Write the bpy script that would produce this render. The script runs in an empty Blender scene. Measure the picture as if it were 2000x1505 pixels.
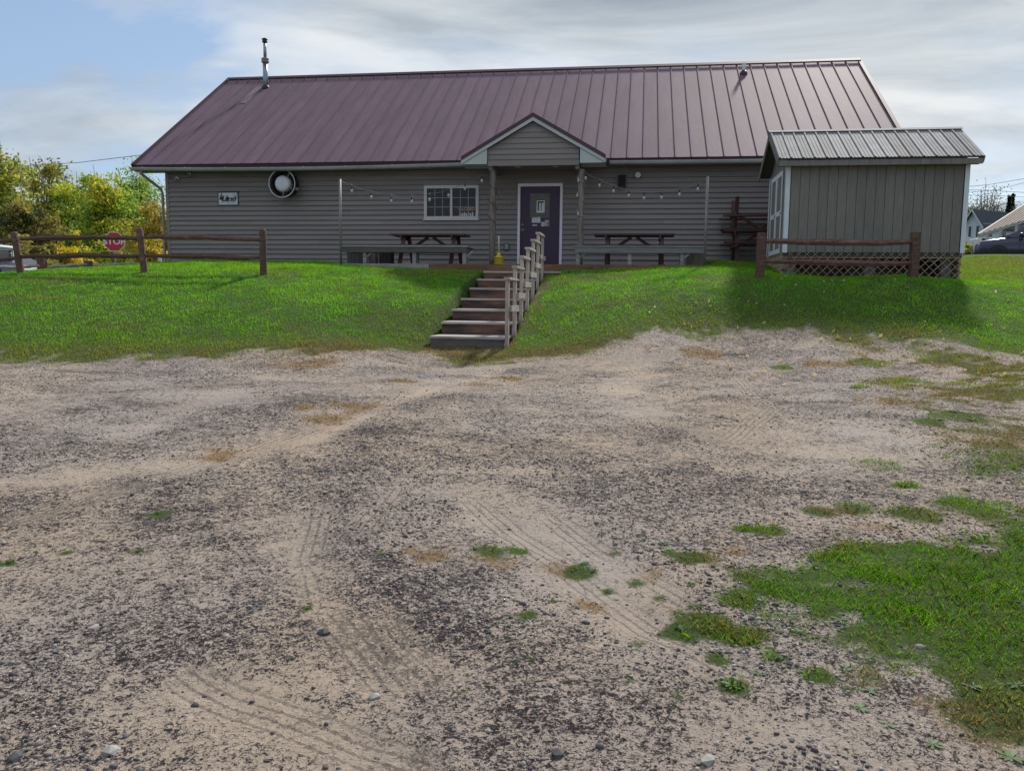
import bpy, bmesh, math, random
import numpy as np
from mathutils import Matrix, Vector
random.seed(7); RNG = np.random.default_rng(11)
S = bpy.context.scene; C = S.collection

# ------------------------------------------------------------------ camera, sky, sun, exposure
EYE = 1.55; FPX = 1579.13; PITCH = .1076; ROLL = .0113
cp, sp, cr, sr = math.cos(PITCH), math.sin(PITCH), math.cos(ROLL), math.sin(ROLL)
FW = np.array([0, cp, -sp]); R0 = np.array([1., 0, 0]); U0 = np.array([0, sp, cp])
RV = cr*R0 + sr*U0; UV = cr*U0 - sr*R0; CAM = np.array([0, 0, EYE])
cam = bpy.data.cameras.new('camera'); camo = bpy.data.objects.new('camera', cam); C.objects.link(camo)
cam.sensor_fit = 'HORIZONTAL'; cam.sensor_width = 36; cam.lens = FPX/2000*36
cam.clip_start = .05; cam.clip_end = 3000
camo.matrix_world = Matrix(((RV[0], UV[0], -FW[0], 0), (RV[1], UV[1], -FW[1], 0), (RV[2], UV[2], -FW[2], EYE), (0, 0, 0, 1)))
S.camera = camo
S.render.resolution_x, S.render.resolution_y = 1024, 770
SUN_AZ = math.radians(26)            # towards the sun, measured from +Y to +X
SUN_EL = math.radians(41)
W = bpy.data.worlds.new('World'); S.world = W; W.use_nodes = True
nt = W.node_tree; N = nt.nodes; L = nt.links; N.clear()
def wn(t, **k):
    n = N.new(t)
    for a, b in k.items(): setattr(n, a, b)
    return n
wout = wn('ShaderNodeOutputWorld'); bg = wn('ShaderNodeBackground'); bg.inputs[1].default_value = .1
sky = wn('ShaderNodeTexSky', sky_type='NISHITA'); sky.sun_disc = False
sky.sun_elevation = SUN_EL; sky.sun_rotation = SUN_AZ; sky.air_density = 1.0; sky.dust_density = .8; sky.ozone_density = 1.2
tc = wn('ShaderNodeTexCoord'); sepd = wn('ShaderNodeSeparateXYZ'); L.new(tc.outputs['Generated'], sepd.inputs[0])
def wmath(op, a, b=None, clamp=False):
    m = wn('ShaderNodeMath', operation=op, use_clamp=clamp)
    for i, x in enumerate((a, b)):
        if x is None: continue
        if isinstance(x, (int, float)): m.inputs[i].default_value = x
        else: L.new(x, m.inputs[i])
    return m.outputs[0]
zz = wmath('ADD', wmath('MAXIMUM', sepd.outputs[2], 0.0), .22)
cmb = wn('ShaderNodeCombineXYZ')
L.new(wmath('DIVIDE', sepd.outputs[0], zz), cmb.inputs[0]); L.new(wmath('DIVIDE', sepd.outputs[1], zz), cmb.inputs[1])
def wnoise(scale, detail, rough, dist, sx, sy, ox=0, rot=0):
    mp = wn('ShaderNodeMapping'); mp.inputs['Location'].default_value = (ox, ox*.7, ox*.3); mp.inputs['Scale'].default_value = (sx, sy, 1); mp.inputs['Rotation'].default_value = (0, 0, rot)
    L.new(cmb.outputs[0], mp.inputs[0])
    n = wn('ShaderNodeTexNoise'); n.inputs['Scale'].default_value = scale; n.inputs['Detail'].default_value = detail
    n.inputs['Roughness'].default_value = rough; n.inputs['Distortion'].default_value = dist
    L.new(mp.outputs[0], n.inputs['Vector']); return n.outputs['Fac']
def wramp(fac, stops):
    r = wn('ShaderNodeValToRGB'); e = r.color_ramp.elements
    while len(e) < len(stops): e.new(.5)
    for el, (p, c) in zip(e, stops): el.position = p; el.color = (*c, 1)
    L.new(fac, r.inputs[0]); return r.outputs[0]
cover = wramp(wnoise(.9, 9, .54, .35, 1, 1.5, 16.43, .25), [(.40, (0, 0, 0)), (.47, (.55, .55, .55)), (.60, (1, 1, 1))])
shade = wramp(wnoise(.9, 9, .55, .4, .8, 1.7, 18.8, -.2), [(.34, (1.9, 2.3, 2.75)), (.46, (3.6, 3.95, 4.25)), (.56, (5.3, 5.45, 5.5)), (.72, (6.2, 6.15, 6.0))])
mixc = wn('ShaderNodeMix', data_type='RGBA')
L.new(cover, mixc.inputs['Factor']); L.new(shade, mixc.inputs['B'])
skyb = wn('ShaderNodeMix', data_type='RGBA', blend_type='MIX'); skyb.inputs['Factor'].default_value = .6
L.new(sky.outputs[0], skyb.inputs['A']); skyb.inputs['B'].default_value = (1.9, 2.65, 3.9, 1)
L.new(skyb.outputs['Result'], mixc.inputs['A'])
L.new(mixc.outputs['Result'], bg.inputs[0]); L.new(bg.outputs[0], wout.inputs[0])
sd = bpy.data.lights.new('sun', 'SUN'); sd.energy = 2.7; sd.angle = math.radians(4); sd.color = (1, .95, .86)
so = bpy.data.objects.new('sun', sd); C.objects.link(so)
sv = Vector((math.sin(SUN_AZ)*math.cos(SUN_EL), math.cos(SUN_AZ)*math.cos(SUN_EL), math.sin(SUN_EL)))
so.rotation_euler = sv.to_track_quat('Z', 'Y').to_euler(); so.location = (20, 30, 40)
S.view_settings.view_transform = 'Standard'; S.view_settings.look = 'None'
S.view_settings.exposure = 0.66; S.view_settings.gamma = 1.0
S.cycles.max_bounces = 6; S.cycles.transparent_max_bounces = 8

# ------------------------------------------------------------------ helpers
TH = .1496
BO = np.array([-10.32, 22.4, 0.]); BU = np.array([math.cos(TH), -math.sin(TH), 0]); BV = np.array([math.sin(TH), math.cos(TH), 0])
def ray(x, y): return FW + RV*(x-1000)/FPX - UV*(y-752.5)/FPX
def atY(x, y, Y): d = ray(x, y); return CAM + d*Y/d[1]
def inB(x, y, b):            # pixel on the plane parallel to the front wall at offset b: (a, z)
    d = ray(x, y); t = ((BO-CAM)@BV + b)/(d@BV); p = CAM + t*d; return (p-BO)@BU, p[2]
def bw(a, b, z=0): return BO + BU*a + BV*b + np.array([0, 0, z])

MATS = {}
def mat(name, col, rough=.7, metal=0., var=.12, scale=3., stretch=(1, 1, 1), bump=0., bscale=None, rnd=.0, col2=None, c2=(.5, .7), spec=.5, trans=0., alpha=1., emit=None):
    if name in MATS: return MATS[name]
    m = bpy.data.materials.new(name); m.use_nodes = True; t = m.node_tree; n = t.nodes; l = t.links
    b = n['Principled BSDF']; b.inputs['Roughness'].default_value = rough; b.inputs['Metallic'].default_value = metal
    b.inputs['Specular IOR Level'].default_value = spec
    co = n.new('ShaderNodeTexCoord'); mp = n.new('ShaderNodeMapping'); mp.inputs['Scale'].default_value = stretch
    l.new(co.outputs['Object'], mp.inputs[0])
    oi = n.new('ShaderNodeObjectInfo')
    ad = n.new('ShaderNodeVectorMath'); ad.operation = 'ADD'
    sc = n.new('ShaderNodeVectorMath'); sc.operation = 'SCALE'; cb = n.new('ShaderNodeCombineXYZ')
    for i in range(3): l.new(oi.outputs['Random'], cb.inputs[i])
    l.new(cb.outputs[0], sc.inputs[0]); sc.inputs['Scale'].default_value = 37.
    l.new(mp.outputs[0], ad.inputs[0]); l.new(sc.outputs[0], ad.inputs[1])
    nz = n.new('ShaderNodeTexNoise'); nz.inputs['Scale'].default_value = scale; nz.inputs['Detail'].default_value = 6; nz.inputs['Roughness'].default_value = .6
    l.new(ad.outputs[0], nz.inputs['Vector'])
    mr = n.new('ShaderNodeMapRange'); mr.inputs['From Min'].default_value = .25; mr.inputs['From Max'].default_value = .75
    mr.inputs['To Min'].default_value = 1-var; mr.inputs['To Max'].default_value = 1+var
    l.new(nz.outputs['Fac'], mr.inputs['Value'])
    val = mr.outputs[0]
    if rnd:
        mr2 = n.new('ShaderNodeMapRange'); mr2.inputs['To Min'].default_value = 1-rnd; mr2.inputs['To Max'].default_value = 1+rnd
        l.new(oi.outputs['Random'], mr2.inputs['Value'])
        mm = n.new('ShaderNodeMath'); mm.operation = 'MULTIPLY'; l.new(val, mm.inputs[0]); l.new(mr2.outputs[0], mm.inputs[1]); val = mm.outputs[0]
    base = n.new('ShaderNodeRGB'); base.outputs[0].default_value = (*col, 1); bc = base.outputs[0]
    if col2:
        nz2 = n.new('ShaderNodeTexNoise'); nz2.inputs['Scale'].default_value = scale*.6; nz2.inputs['Detail'].default_value = 5
        l.new(ad.outputs[0], nz2.inputs['Vector'])
        m2 = n.new('ShaderNodeMapRange'); m2.inputs['From Min'].default_value = c2[0]; m2.inputs['From Max'].default_value = c2[1]; l.new(nz2.outputs['Fac'], m2.inputs['Value'])
        mx = n.new('ShaderNodeMix'); mx.data_type = 'RGBA'; mx.inputs['B'].default_value = (*col2, 1)
        l.new(m2.outputs[0], mx.inputs['Factor']); l.new(bc, mx.inputs['A']); bc = mx.outputs['Result']
    vm = n.new('ShaderNodeVectorMath'); vm.operation = 'SCALE'; l.new(bc, vm.inputs[0]); l.new(val, vm.inputs['Scale'])
    l.new(vm.outputs[0], b.inputs['Base Color'])
    if bump:
        nb = n.new('ShaderNodeTexNoise'); nb.inputs['Scale'].default_value = bscale or scale*4; nb.inputs['Detail'].default_value = 5
        l.new(ad.outputs[0], nb.inputs['Vector'])
        bp = n.new('ShaderNodeBump'); bp.inputs['Strength'].default_value = bump; bp.inputs['Distance'].default_value = .02
        l.new(nb.outputs['Fac'], bp.inputs['Height']); l.new(bp.outputs[0], b.inputs['Normal'])
    if trans: b.inputs['Transmission Weight'].default_value = trans
    if alpha < 1: b.inputs['Alpha'].default_value = alpha
    if emit: b.inputs['Emission Color'].default_value = (*emit[0], 1); b.inputs['Emission Strength'].default_value = emit[1]
    MATS[name] = m; return m

class MB:
    def __init__(s): s.v = []; s.f = []; s.sm = []
    def add(s, vs, fs, smooth=False):
        o = len(s.v); s.v += [tuple(map(float, p)) for p in vs]; s.f += [tuple(i+o for i in f) for f in fs]; s.sm += [smooth]*len(fs); return s
    def box(s, x0, x1, y0, y1, z0, z1):
        return s.add([(x0, y0, z0), (x1, y0, z0), (x1, y1, z0), (x0, y1, z0), (x0, y0, z1), (x1, y0, z1), (x1, y1, z1), (x0, y1, z1)],
                     [(0, 3, 2, 1), (4, 5, 6, 7), (0, 1, 5, 4), (1, 2, 6, 5), (2, 3, 7, 6), (3, 0, 4, 7)])
    def prism(s, poly, ax, t0, t1):   # poly in the two other axes, extruded along ax
        n = len(poly)
        def P(p, t): return {'x': (t, p[0], p[1]), 'y': (p[0], t, p[1]), 'z': (p[0], p[1], t)}[ax]
        return s.add([P(p, t0) for p in poly] + [P(p, t1) for p in poly],
                     [tuple(range(n))[::-1], tuple(range(n, 2*n))] + [(i, (i+1) % n, n+(i+1) % n, n+i) for i in range(n)])
    def bar(s, a, b, w, h, up=(0, 0, 1)):   # square bar between points
        a = Vector(a); b = Vector(b); d = (b-a).normalized(); up = Vector(up)
        x = d.cross(up)
        if x.length < 1e-4: x = d.cross(Vector((1, 0, 0)))
        x.normalize(); y = x.cross(d).normalized(); x *= w/2; y *= h/2
        vs = [a-x-y, a+x-y, a+x+y, a-x+y, b-x-y, b+x-y, b+x+y, b-x+y]
        return s.add(vs, [(0, 3, 2, 1), (4, 5, 6, 7), (0, 1, 5, 4), (1, 2, 6, 5), (2, 3, 7, 6), (3, 0, 4, 7)])
    def tube(s, pts, r, n=8, cap=True):
        pts = [Vector(p) for p in pts]; rr = r if isinstance(r, (list, tuple)) else [r]*len(pts)
        vs = []; fs = []; ref = None
        for i, p in enumerate(pts):
            d = (pts[min(i+1, len(pts)-1)] - pts[max(i-1, 0)]).normalized()
            if ref is None or abs(d.dot(ref)) > .95: ref = Vector((0, 0, 1)) if abs(d.z) < .9 else Vector((1, 0, 0))
            x = d.cross(ref).normalized(); y = x.cross(d).normalized()
            for k in range(n):
                a = 2*math.pi*k/n; vs.append(p + (x*math.cos(a) + y*math.sin(a))*rr[i])
        for i in range(len(pts)-1):
            for k in range(n): fs.append((i*n+k, i*n+(k+1) % n, (i+1)*n+(k+1) % n, (i+1)*n+k))
        s.add(vs, fs, True)
        if cap:
            m = len(pts)-1; s.add([vs[k] for k in range(n)], [tuple(range(n))]); s.add([vs[m*n+k] for k in range(n)], [tuple(range(n))[::-1]])
        return s
    def lathe(s, prof, n=20, o=(0, 0, 0), ax='z'):
        vs = []; fs = []
        for r, z in prof:
            for k in range(n):
                a = 2*math.pi*k/n; p = (r*math.cos(a), r*math.sin(a), z)
                if ax == 'y': p = (p[0], p[2], p[1])
                if ax == 'x': p = (p[2], p[0], p[1])
                vs.append((p[0]+o[0], p[1]+o[1], p[2]+o[2]))
        for i in range(len(prof)-1):
            for k in range(n): fs.append((i*n+k, i*n+(k+1) % n, (i+1)*n+(k+1) % n, (i+1)*n+k))
        fs2 = [tuple(range(n))[::-1], tuple(range((len(prof)-1)*n, len(prof)*n))]
        s.add(vs, fs, True); s.add(vs, [f for f in fs2]); return s
    def mesh(s, name, material):
        me = bpy.data.meshes.new(name); me.from_pydata(s.v, [], s.f); me.materials.append(material)
        bm = bmesh.new(); bm.from_mesh(me); bmesh.ops.remove_doubles(bm, verts=bm.verts, dist=1e-5); bmesh.ops.recalc_face_normals(bm, faces=bm.faces)
        bm.to_mesh(me); bm.free(); me.update(); 
        if any(s.sm) and len(me.polygons) == len(s.sm):
            me.polygons.foreach_set('use_smooth', s.sm)
        return me
    def obj(s, name, material, parent=None, loc=(0, 0, 0), rz=0.):
        return place(s.mesh(name, material), name, parent, loc, rz)
def place(me, name, parent=None, loc=(0, 0, 0), rz=0.):
    o = bpy.data.objects.new(name, me); C.objects.link(o); o.location = tuple(map(float, loc)); o.rotation_euler = (0, 0, rz)
    if parent: o.parent = parent
    return o
def tag(o, label, cat, group=None):
    o['label'] = label; o['category'] = cat
    if group: o['group'] = group
    return o
def thing(name, label, cat, loc=(0, 0, 0), rz=0., group=None):
    o = place(None, name, None, loc, rz); o.empty_display_size = .2
    return tag(o, label, cat, group)
def copy_thing(o, parent=None):
    c = o.copy(); C.objects.link(c)
    if parent: c.parent = parent
    for ch in list(o.children): copy_thing(ch, c)
    return c
def struct(o, kind='structure'): o['kind'] = kind; return o
def B(x0, x1, y0, y1, z0, z1): return MB().box(x0, x1, y0, y1, z0, z1)
def text_mesh(txt, size, material, shear=0., extr=.002, bold=0.):
    cu = bpy.data.curves.new('lettering', 'FONT'); cu.body = txt; cu.size = size; cu.align_x = 'CENTER'; cu.align_y = 'CENTER'; cu.shear = shear; cu.extrude = extr; cu.offset = bold
    cu.resolution_u = 3
    o = bpy.data.objects.new('lettering', cu); C.objects.link(o); dg = bpy.context.evaluated_depsgraph_get(); dg.update()
    me = bpy.data.meshes.new_from_object(o.evaluated_get(dg)); bpy.data.objects.remove(o); me.materials.clear(); me.materials.append(material); return me
def put_text(me, parent, loc, rz=0.):     # upright lettering facing local -Y
    o = place(me, 'lettering', parent, loc); o.rotation_euler = (math.pi/2, 0, rz); return o

# value noise (numpy)
def vnoise(x, y, seed=0):
    xi = np.floor(x).astype(np.int64); yi = np.floor(y).astype(np.int64); fx = x-xi; fy = y-yi
    fx = fx*fx*(3-2*fx); fy = fy*fy*(3-2*fy)
    def h(a, b):
        n = (a*374761393 + b*668265263 + seed*974634777) & 0x7fffffff
        n = ((n ^ (n >> 13))*1274126177) & 0x7fffffff
        return ((n ^ (n >> 16)) & 0xffff)/65535.
    return (h(xi, yi)*(1-fx) + h(xi+1, yi)*fx)*(1-fy) + (h(xi, yi+1)*(1-fx) + h(xi+1, yi+1)*fx)*fy
def fbm(x, y, oct=4, seed=0):
    s = 0; a = .5; t = 0
    for i in range(oct): s = s + a*vnoise(x*2**i + 17.3*i, y*2**i - 9.1*i, seed+i); t += a; a *= .5
    return s/t

# ------------------------------------------------------------------ terrain
cpts = []
for X in (-24, -14, -7, -3, 0, 3, 7, 14, 24):
    for Y in (-20, -6, 0, 3, 6, 8.5): cpts.append((X, Y, .0605*Y + (.02*max(0, X-3) if Y > 5 else 0)))
for px, py, Y in [(0, 697, 11.4), (350, 693, 11.5), (720, 690, 11.8), (840, 677, 12.85), (990, 672, 12.85), (1150, 678, 12.6), (1250, 655, 13.), (1350, 640, 13.4),
                  (1500, 640, 13.3), (1700, 655, 12.8), (1850, 668, 12.3), (2000, 690, 11.8),
                  (0, 600, 13.6), (300, 597, 13.7), (600, 592, 13.9), (820, 592, 14.3), (880, 576, 15.3), (915, 549, 16.6), (1065, 549, 16.8), (1040, 590, 15.1), (1022, 630, 13.9),
                  (1200, 585, 14.6), (1350, 575, 14.6), (1600, 580, 14.2), (1900, 590, 14.2), (0, 560, 14.8), (300, 560, 15), (600, 558, 15.3),
                  (36, 534, 16.6), (277, 533, 16.3), (515, 536, 16.), (700, 520, 18.7), (800, 524, 18.5), (900, 529, 18.3), (1100, 530, 17.9), (1250, 523, 17.9), (1380, 518, 17.7),
                  (330, 514, 22.8), (500, 513, 22.3), (600, 514, 22), (1484, 541, 15.7), (1783, 541, 15.2), (1442, 511, 19.4), (1530, 534, 17), (1880, 547, 16.45), (1700, 544, 16.75), (1620, 543, 16.3),
                  (0, 537, 19), (100, 535, 20), (200, 526, 21.5), (-150, 540, 20), (40, 545, 24), (1950, 520, 20.5), (2000, 497, 25), (1900, 497, 25), (2080, 497, 25)]:
    cpts.append(tuple(atY(px, py, Y)))
cpts += [(-22, 12, .7), (-24, 17, 1.9), (-22, 23, 2.2), (-12, 29, 1.7), (-20, 33, 1.4), (-16, 45, 1.2), (-30, 60, 1.0), (-60, 60, 1.0), (-60, 20, 1.4), (-60, -20, -.8),
         (0, 27, 2.3), (0, 40, 2.2), (5, 60, 2.2), (9, 27, 2.4), (18, 20, 2.6), (21, 35, 3.2), (26, 33, 3.3), (30, 45, 4.0), (34, 60, 4.4), (50, 60, 4.4), (60, 30, 3.2), (60, -20, -.6), (0, 110, 2.4), (-60, 110, 1.2), (60, 110, 4.6), (16, 10, .95), (20, 5, .6), (0, -20, -1.2)]
cpts = np.array(cpts)
def tps_k(d2): return np.where(d2 > 1e-12, d2*np.log(np.maximum(d2, 1e-12))*.5, 0)
_n = len(cpts); _d2 = ((cpts[:, None, :2]-cpts[None, :, :2])**2).sum(2)
_K = tps_k(_d2) + np.eye(_n)*.04; _P = np.c_[np.ones(_n), cpts[:, :2]]
_A = np.block([[_K, _P], [_P.T, np.zeros((3, 3))]]); _w = np.linalg.solve(_A, np.r_[cpts[:, 2], np.zeros(3)])
def ground(x, y):
    x = np.clip(np.atleast_1d(np.asarray(x, float)), -60, 60); y = np.clip(np.atleast_1d(np.asarray(y, float)), -20, 110)
    out = np.empty(x.shape); xf = x.ravel(); yf = y.ravel(); of = out.ravel()
    for i in range(0, len(xf), 20000):
        a = xf[i:i+20000]; b = yf[i:i+20000]
        d2 = (a[:, None]-cpts[None, :, 0])**2 + (b[:, None]-cpts[None, :, 1])**2
        of[i:i+20000] = tps_k(d2)@_w[:_n] + _w[_n] + _w[_n+1]*a + _w[_n+2]*b
    return of.reshape(x.shape)
def carve(x, y, z):
    d = np.stack([x-BO[0], y-BO[1]], -1); a = d@BU[:2]; v = d@BV[:2]
    st_z = np.interp(v, [-8.2, -7.94, -7.15, -6.36, -5.57, -4.78, -3.99, -3.2, -2.6], [.70, .72, .78, .98, 1.18, 1.38, 1.58, 1.76, 1.95])
    k = np.clip((.74-np.abs(a-10.9))/.14, 0, 1)*(v > -8.0)*(v < -2.5)
    z = np.where(k > 0, z+(np.minimum(z, st_z)-z)*k, z)
    k = np.clip((v+2.66)/.1, 0, 1)*np.clip((a-6.66)/.1, 0, 1)*np.clip((15.2-a)/.1, 0, 1)*(v < 12)
    z = z+(np.minimum(z, 2.06)-z)*k
    k = np.clip((v+2.93)/.12, 0, 1)*np.clip((a-16.56)/.12, 0, 1)*np.clip((20.06-a)/.12, 0, 1)*np.clip((-.78-v)/.1, 0, 1)
    z = z+(np.minimum(z, 2.0)-z)*k
    k = np.clip((v-.5)/.1, 0, 1)*np.clip((a-.75)/.1, 0, 1)*np.clip((19.2-a)/.1, 0, 1)*np.clip((10.3-v)/.1, 0, 1)
    return z+(np.minimum(z, 2.0)-z)*k
def gz(x, y): return float(ground(x, y)[0])
def hit(px, py):            # pixel to the ground
    d = ray(px, py); t = np.linspace(1.5, 45, 1500); P = CAM + t[:, None]*d
    below = P[:, 2] < ground(P[:, 0], P[:, 1]); i = int(np.argmax(below)) if below.any() else len(t)-1
    return P[i]

# grass edge, from the photograph's boundary
edge = np.array([hit(*p)[:2] for p in [(0, 697), (200, 694), (400, 692), (720, 689), (830, 688), (950, 703), (1080, 692), (1150, 681), (1250, 657), (1350, 642), (1500, 645), (1650, 655), (1800, 668), (1990, 700)]])
ex = np.r_[-60, -14, edge[:, 0], 12, 60]; ey = np.r_[9, 10.6, edge[:, 1], 9.5, 6]
fg_poly = np.array([hit(*p)[:2] for p in [(1290, 1120), (1480, 1070), (1640, 1040), (1800, 1005), (1990, 1000)]] + [np.array([6.5, 5.2]), np.array([6.5, 1.2]), np.array([2.2, 1.3])] +
                   [hit(*p)[:2] for p in [(1960, 1480), (1860, 1400), (1720, 1310), (1560, 1250), (1440, 1210), (1330, 1185)]])
def poly_sd(x, y, poly):
    d = np.full(x.shape, 1e9); ins = np.zeros(x.shape, bool); n = len(poly)
    for i in range(n):
        a = poly[i]; b = poly[(i+1) % n]; e = b-a; t = np.clip(((x-a[0])*e[0]+(y-a[1])*e[1])/(e@e), 0, 1)
        d = np.minimum(d, np.hypot(x-a[0]-t*e[0], y-a[1]-t*e[1]))
        c = ((a[1] <= y) != (b[1] <= y)) & (x < (b[0]-a[0])*(y-a[1])/((b[1]-a[1]) + 1e-12) + a[0]); ins ^= c
    return np.where(ins, d, -d)
tufts = []
for px, py, r, k in [(1350, 1090, .10, .8), (1240, 1130, .05, .6), (1450, 1240, .09, .8), (1510, 1290, .08, .7), (1400, 1290, .05, .6), (1600, 1330, .06, .7), (1290, 1160, .05, .6), (1500, 1040, .12, .7), (1250, 1255, .04, .5), (1680, 1000, .14, .6), (960, 1080, .11, .7), (1010, 1072, .07, .7), (1130, 1108, .09, .8), (1350, 1215, .13, 1), (1320, 1225, .08, 1), (1400, 1220, .1, .9), (745, 1087, .04, .8), (1040, 1200, .05, .7), (1430, 1345, .05, .9),
                     (1765, 945, .1, .9), (1530, 718, .18, .9), (1680, 757, .14, .8), (1870, 810, .28, .9), (1820, 825, .15, .8), (1450, 1030, .06, .7), (1600, 1000, .1, .6), (1900, 990, .3, .7), (1780, 1010, .2, .7),
                     (310, 1011, .08, .5), (130, 1085, .05, .8), (15, 1105, .05, .9), (270, 1082, .04, .8), (230, 1120, .03, .8), (600, 1190, .03, .7), (905, 1352, .02, .9), (1320, 1360, .04, .6), (1700, 710, .3, .6), (1850, 700, .5, .7), (1760, 745, .3, .55), (1950, 760, .6, .5), (1930, 840, .5, .35), (1960, 900, .5, .4), (1720, 905, .2, .3),
                     (1020, 1205, .04, .5), (1200, 1075, .05, .5), (1310, 1080, .06, .7), (1185, 1145, .04, .6)]:
    p = hit(px, py); tufts.append((p[0], p[1], r, k))
dry_spots = []
for px, py, r in [(610, 708, .5), (690, 795, .35), (620, 800, .25), (640, 820, .2), (780, 745, .2), (1000, 740, .25), (940, 752, .22), (560, 1072, .09), (800, 1078, .12), (840, 1090, .1), (960, 1100, .15), (1090, 1108, .12), (1150, 1175, .1), (1900, 770, .8), (1750, 785, .35), (1950, 850, .6), (1640, 1000, .15), (1380, 1095, .12), (1430, 1080, .15), (420, 890, .25), (1360, 690, .4), (1600, 712, .4)]:
    p = hit(px, py); dry_spots.append((p[0], p[1], r))
def masks(x, y):
    n1 = fbm(x*1.3, y*1.3, 4, 3)-.5; n2 = fbm(x*6, y*6, 4, 8)-.5; n3 = fbm(x*.5+3, y*.5, 3, 21)-.5
    sdl = y - np.interp(x, ex, ey)
    lawn = np.clip((sdl + n1*1.3 + n2*.9)/.75 + .45, 0, 1)
    f = poly_sd(x, y, fg_poly); fg = np.clip((f + n1*.9 + n2*.7)/.5 + .3, 0, 1)*np.clip(.62 + n1*1.6 + n2*1.1 + .25*np.clip(f, 0, 1), 0, 1)
    # thin patchy growth on the right of the lot
    zone = np.clip((x - 3.2 - .25*(y-8))/2.5, 0, 1)*np.clip((y-4.6)/1.5, 0, 1)*(sdl < .3)
    pt = np.clip((n1*1.5 + n2*1.2 + .35*zone - .20)*4, 0, 1)*zone*.8
    tu = np.zeros_like(x)
    for a, b, r, k in tufts:
        d = np.hypot(x-a, (y-b))/r; tu = np.maximum(tu, k*np.clip(1.35 - d + n2*1.6, 0, 1))
    g = np.maximum(np.maximum(lawn, fg), np.maximum(tu, pt))
    dry = np.clip(1-np.abs(sdl-.05)/.55, 0, 1)*np.clip((x+4.5)/2, 0, 1)*np.clip((2.6-x)/1.5, 0, 1)*np.clip(.75 + n1*2, 0, 1)
    dry = np.maximum(dry, np.clip(1-np.abs(sdl-.1)/.6, 0, 1)*.55*np.clip(.6 + n1*3, 0, 1))
    for a, b, r in dry_spots: dry = np.maximum(dry, .85*np.clip(1.3-np.hypot(x-a, (y-b)*1.2)/r + n2*2 + n1, 0, 1))
    dry = np.maximum(dry, .6*np.clip(pt*1.2 + zone*.45 + n1*1.5*zone, 0, 1)); dry = np.maximum(dry, .7*np.clip((f+.25)/.2, 0, 1)*np.clip((.35-f)/.3, 0, 1)*np.clip(.5+n2*3, 0, 1))
    da_ = np.stack([x-BO[0], y-BO[1]], -1); aa = da_@BU[:2]; vv_ = da_@BV[:2]
    soil = np.clip((.17-np.abs(aa-11.66+n1*.5))/.15, 0, 1)*(vv_ > -8.2)*(vv_ < -2.6)*np.clip(.8+n2*2, 0, 1)
    soil = np.maximum(soil, np.clip((.35-np.abs(vv_+8.2))/.2, 0, 1)*np.clip((.75-np.abs(aa-10.9))/.2, 0, 1))
    g = g*(1-soil*.7); dry = np.maximum(dry, soil)
    return np.clip(g, 0, 1), np.clip(dry, 0, 1), sdl
def axis(segs):
    out = [segs[0][0]]
    for a, b, s in segs:
        k = max(1, int(round((b-a)/s))); out += list(np.linspace(a, b, k+1)[1:])
    return np.array(out)
XS = axis([(-900, -200, 100), (-200, -60, 20), (-60, -26, 3.4), (-26, -14, .6), (-14, -3.4, .11), (-3.4, 4.6, .036), (4.6, 14, .11), (14, 30, .5), (30, 60, 3), (60, 200, 20), (200, 900, 100)])
YS = axis([(-200, -20, 30), (-20, 0, 2), (0, 1.6, .2), (1.6, 6.6, .036), (6.6, 12, .075), (12, 23.5, .12), (23.5, 34, .7), (34, 110, 4), (110, 300, 30), (300, 1800, 150)])
GX, GY = np.meshgrid(XS, YS); GZ = ground(GX, GY)
near = (np.abs(GX) < 16) & (GY < 24) & (GY > 0)
gm = np.where(GY > 23, 1., 0.); dm = np.zeros_like(GX); a_, b_, _s = masks(GX[near], GY[near]); gm[near] = a_; dm[near] = b_
gm[(np.abs(GX) >= 16) & (GY <= 24)] = np.where(GY[(np.abs(GX) >= 16) & (GY <= 24)] > 10, 1., 0.)
rl = fbm(GX*.9, GY*.9, 4, 40)-.5; rf = fbm(GX*7, GY*7, 4, 50)-.5
GZ = GZ + near*((1-gm)*(rl*.05 + rf*.022) + gm*(rf*.03 + rl*.04))
# tyre tracks: across-coordinate and strength, kept as attributes for relief
TRK = []
for pts, w in [([(930, 985), (1000, 1040), (1110, 1110), (1260, 1215), (1420, 1300)], .125), ([(1090, 1020), (1170, 1075), (1290, 1150), (1440, 1250)], .125), ([(0, 870), (300, 800), (640, 745), (980, 715), (1240, 690)], .24),
               ([(60, 1010), (420, 900), (720, 800), (1080, 730), (1330, 690)], .15), ([(640, 980), (610, 1090), (640, 1190), (760, 1330)], .12), ([(380, 1340), (480, 1385), (640, 1440), (800, 1500)], .12),
               ([(1240, 800), (1420, 860), (1500, 800), (1440, 740), (1300, 760)], .14), ([(850, 1330), (760, 1250), (700, 1150), (690, 1050), (760, 960)], .12), ([(200, 770), (500, 740), (800, 720)], .15)]:
    TRK.append((np.array([hit(*p)[:2] for p in pts]), w))
ta = np.full(GX.shape, 9.); tm = np.zeros(GX.shape); tl = np.zeros(GX.shape)
lot = near & (GY < 14)
lx = GX[lot]; ly = GY[lot]; bd = np.full(lx.shape, 9.); ba = np.full(lx.shape, 9.); bl = np.zeros(lx.shape)
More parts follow.
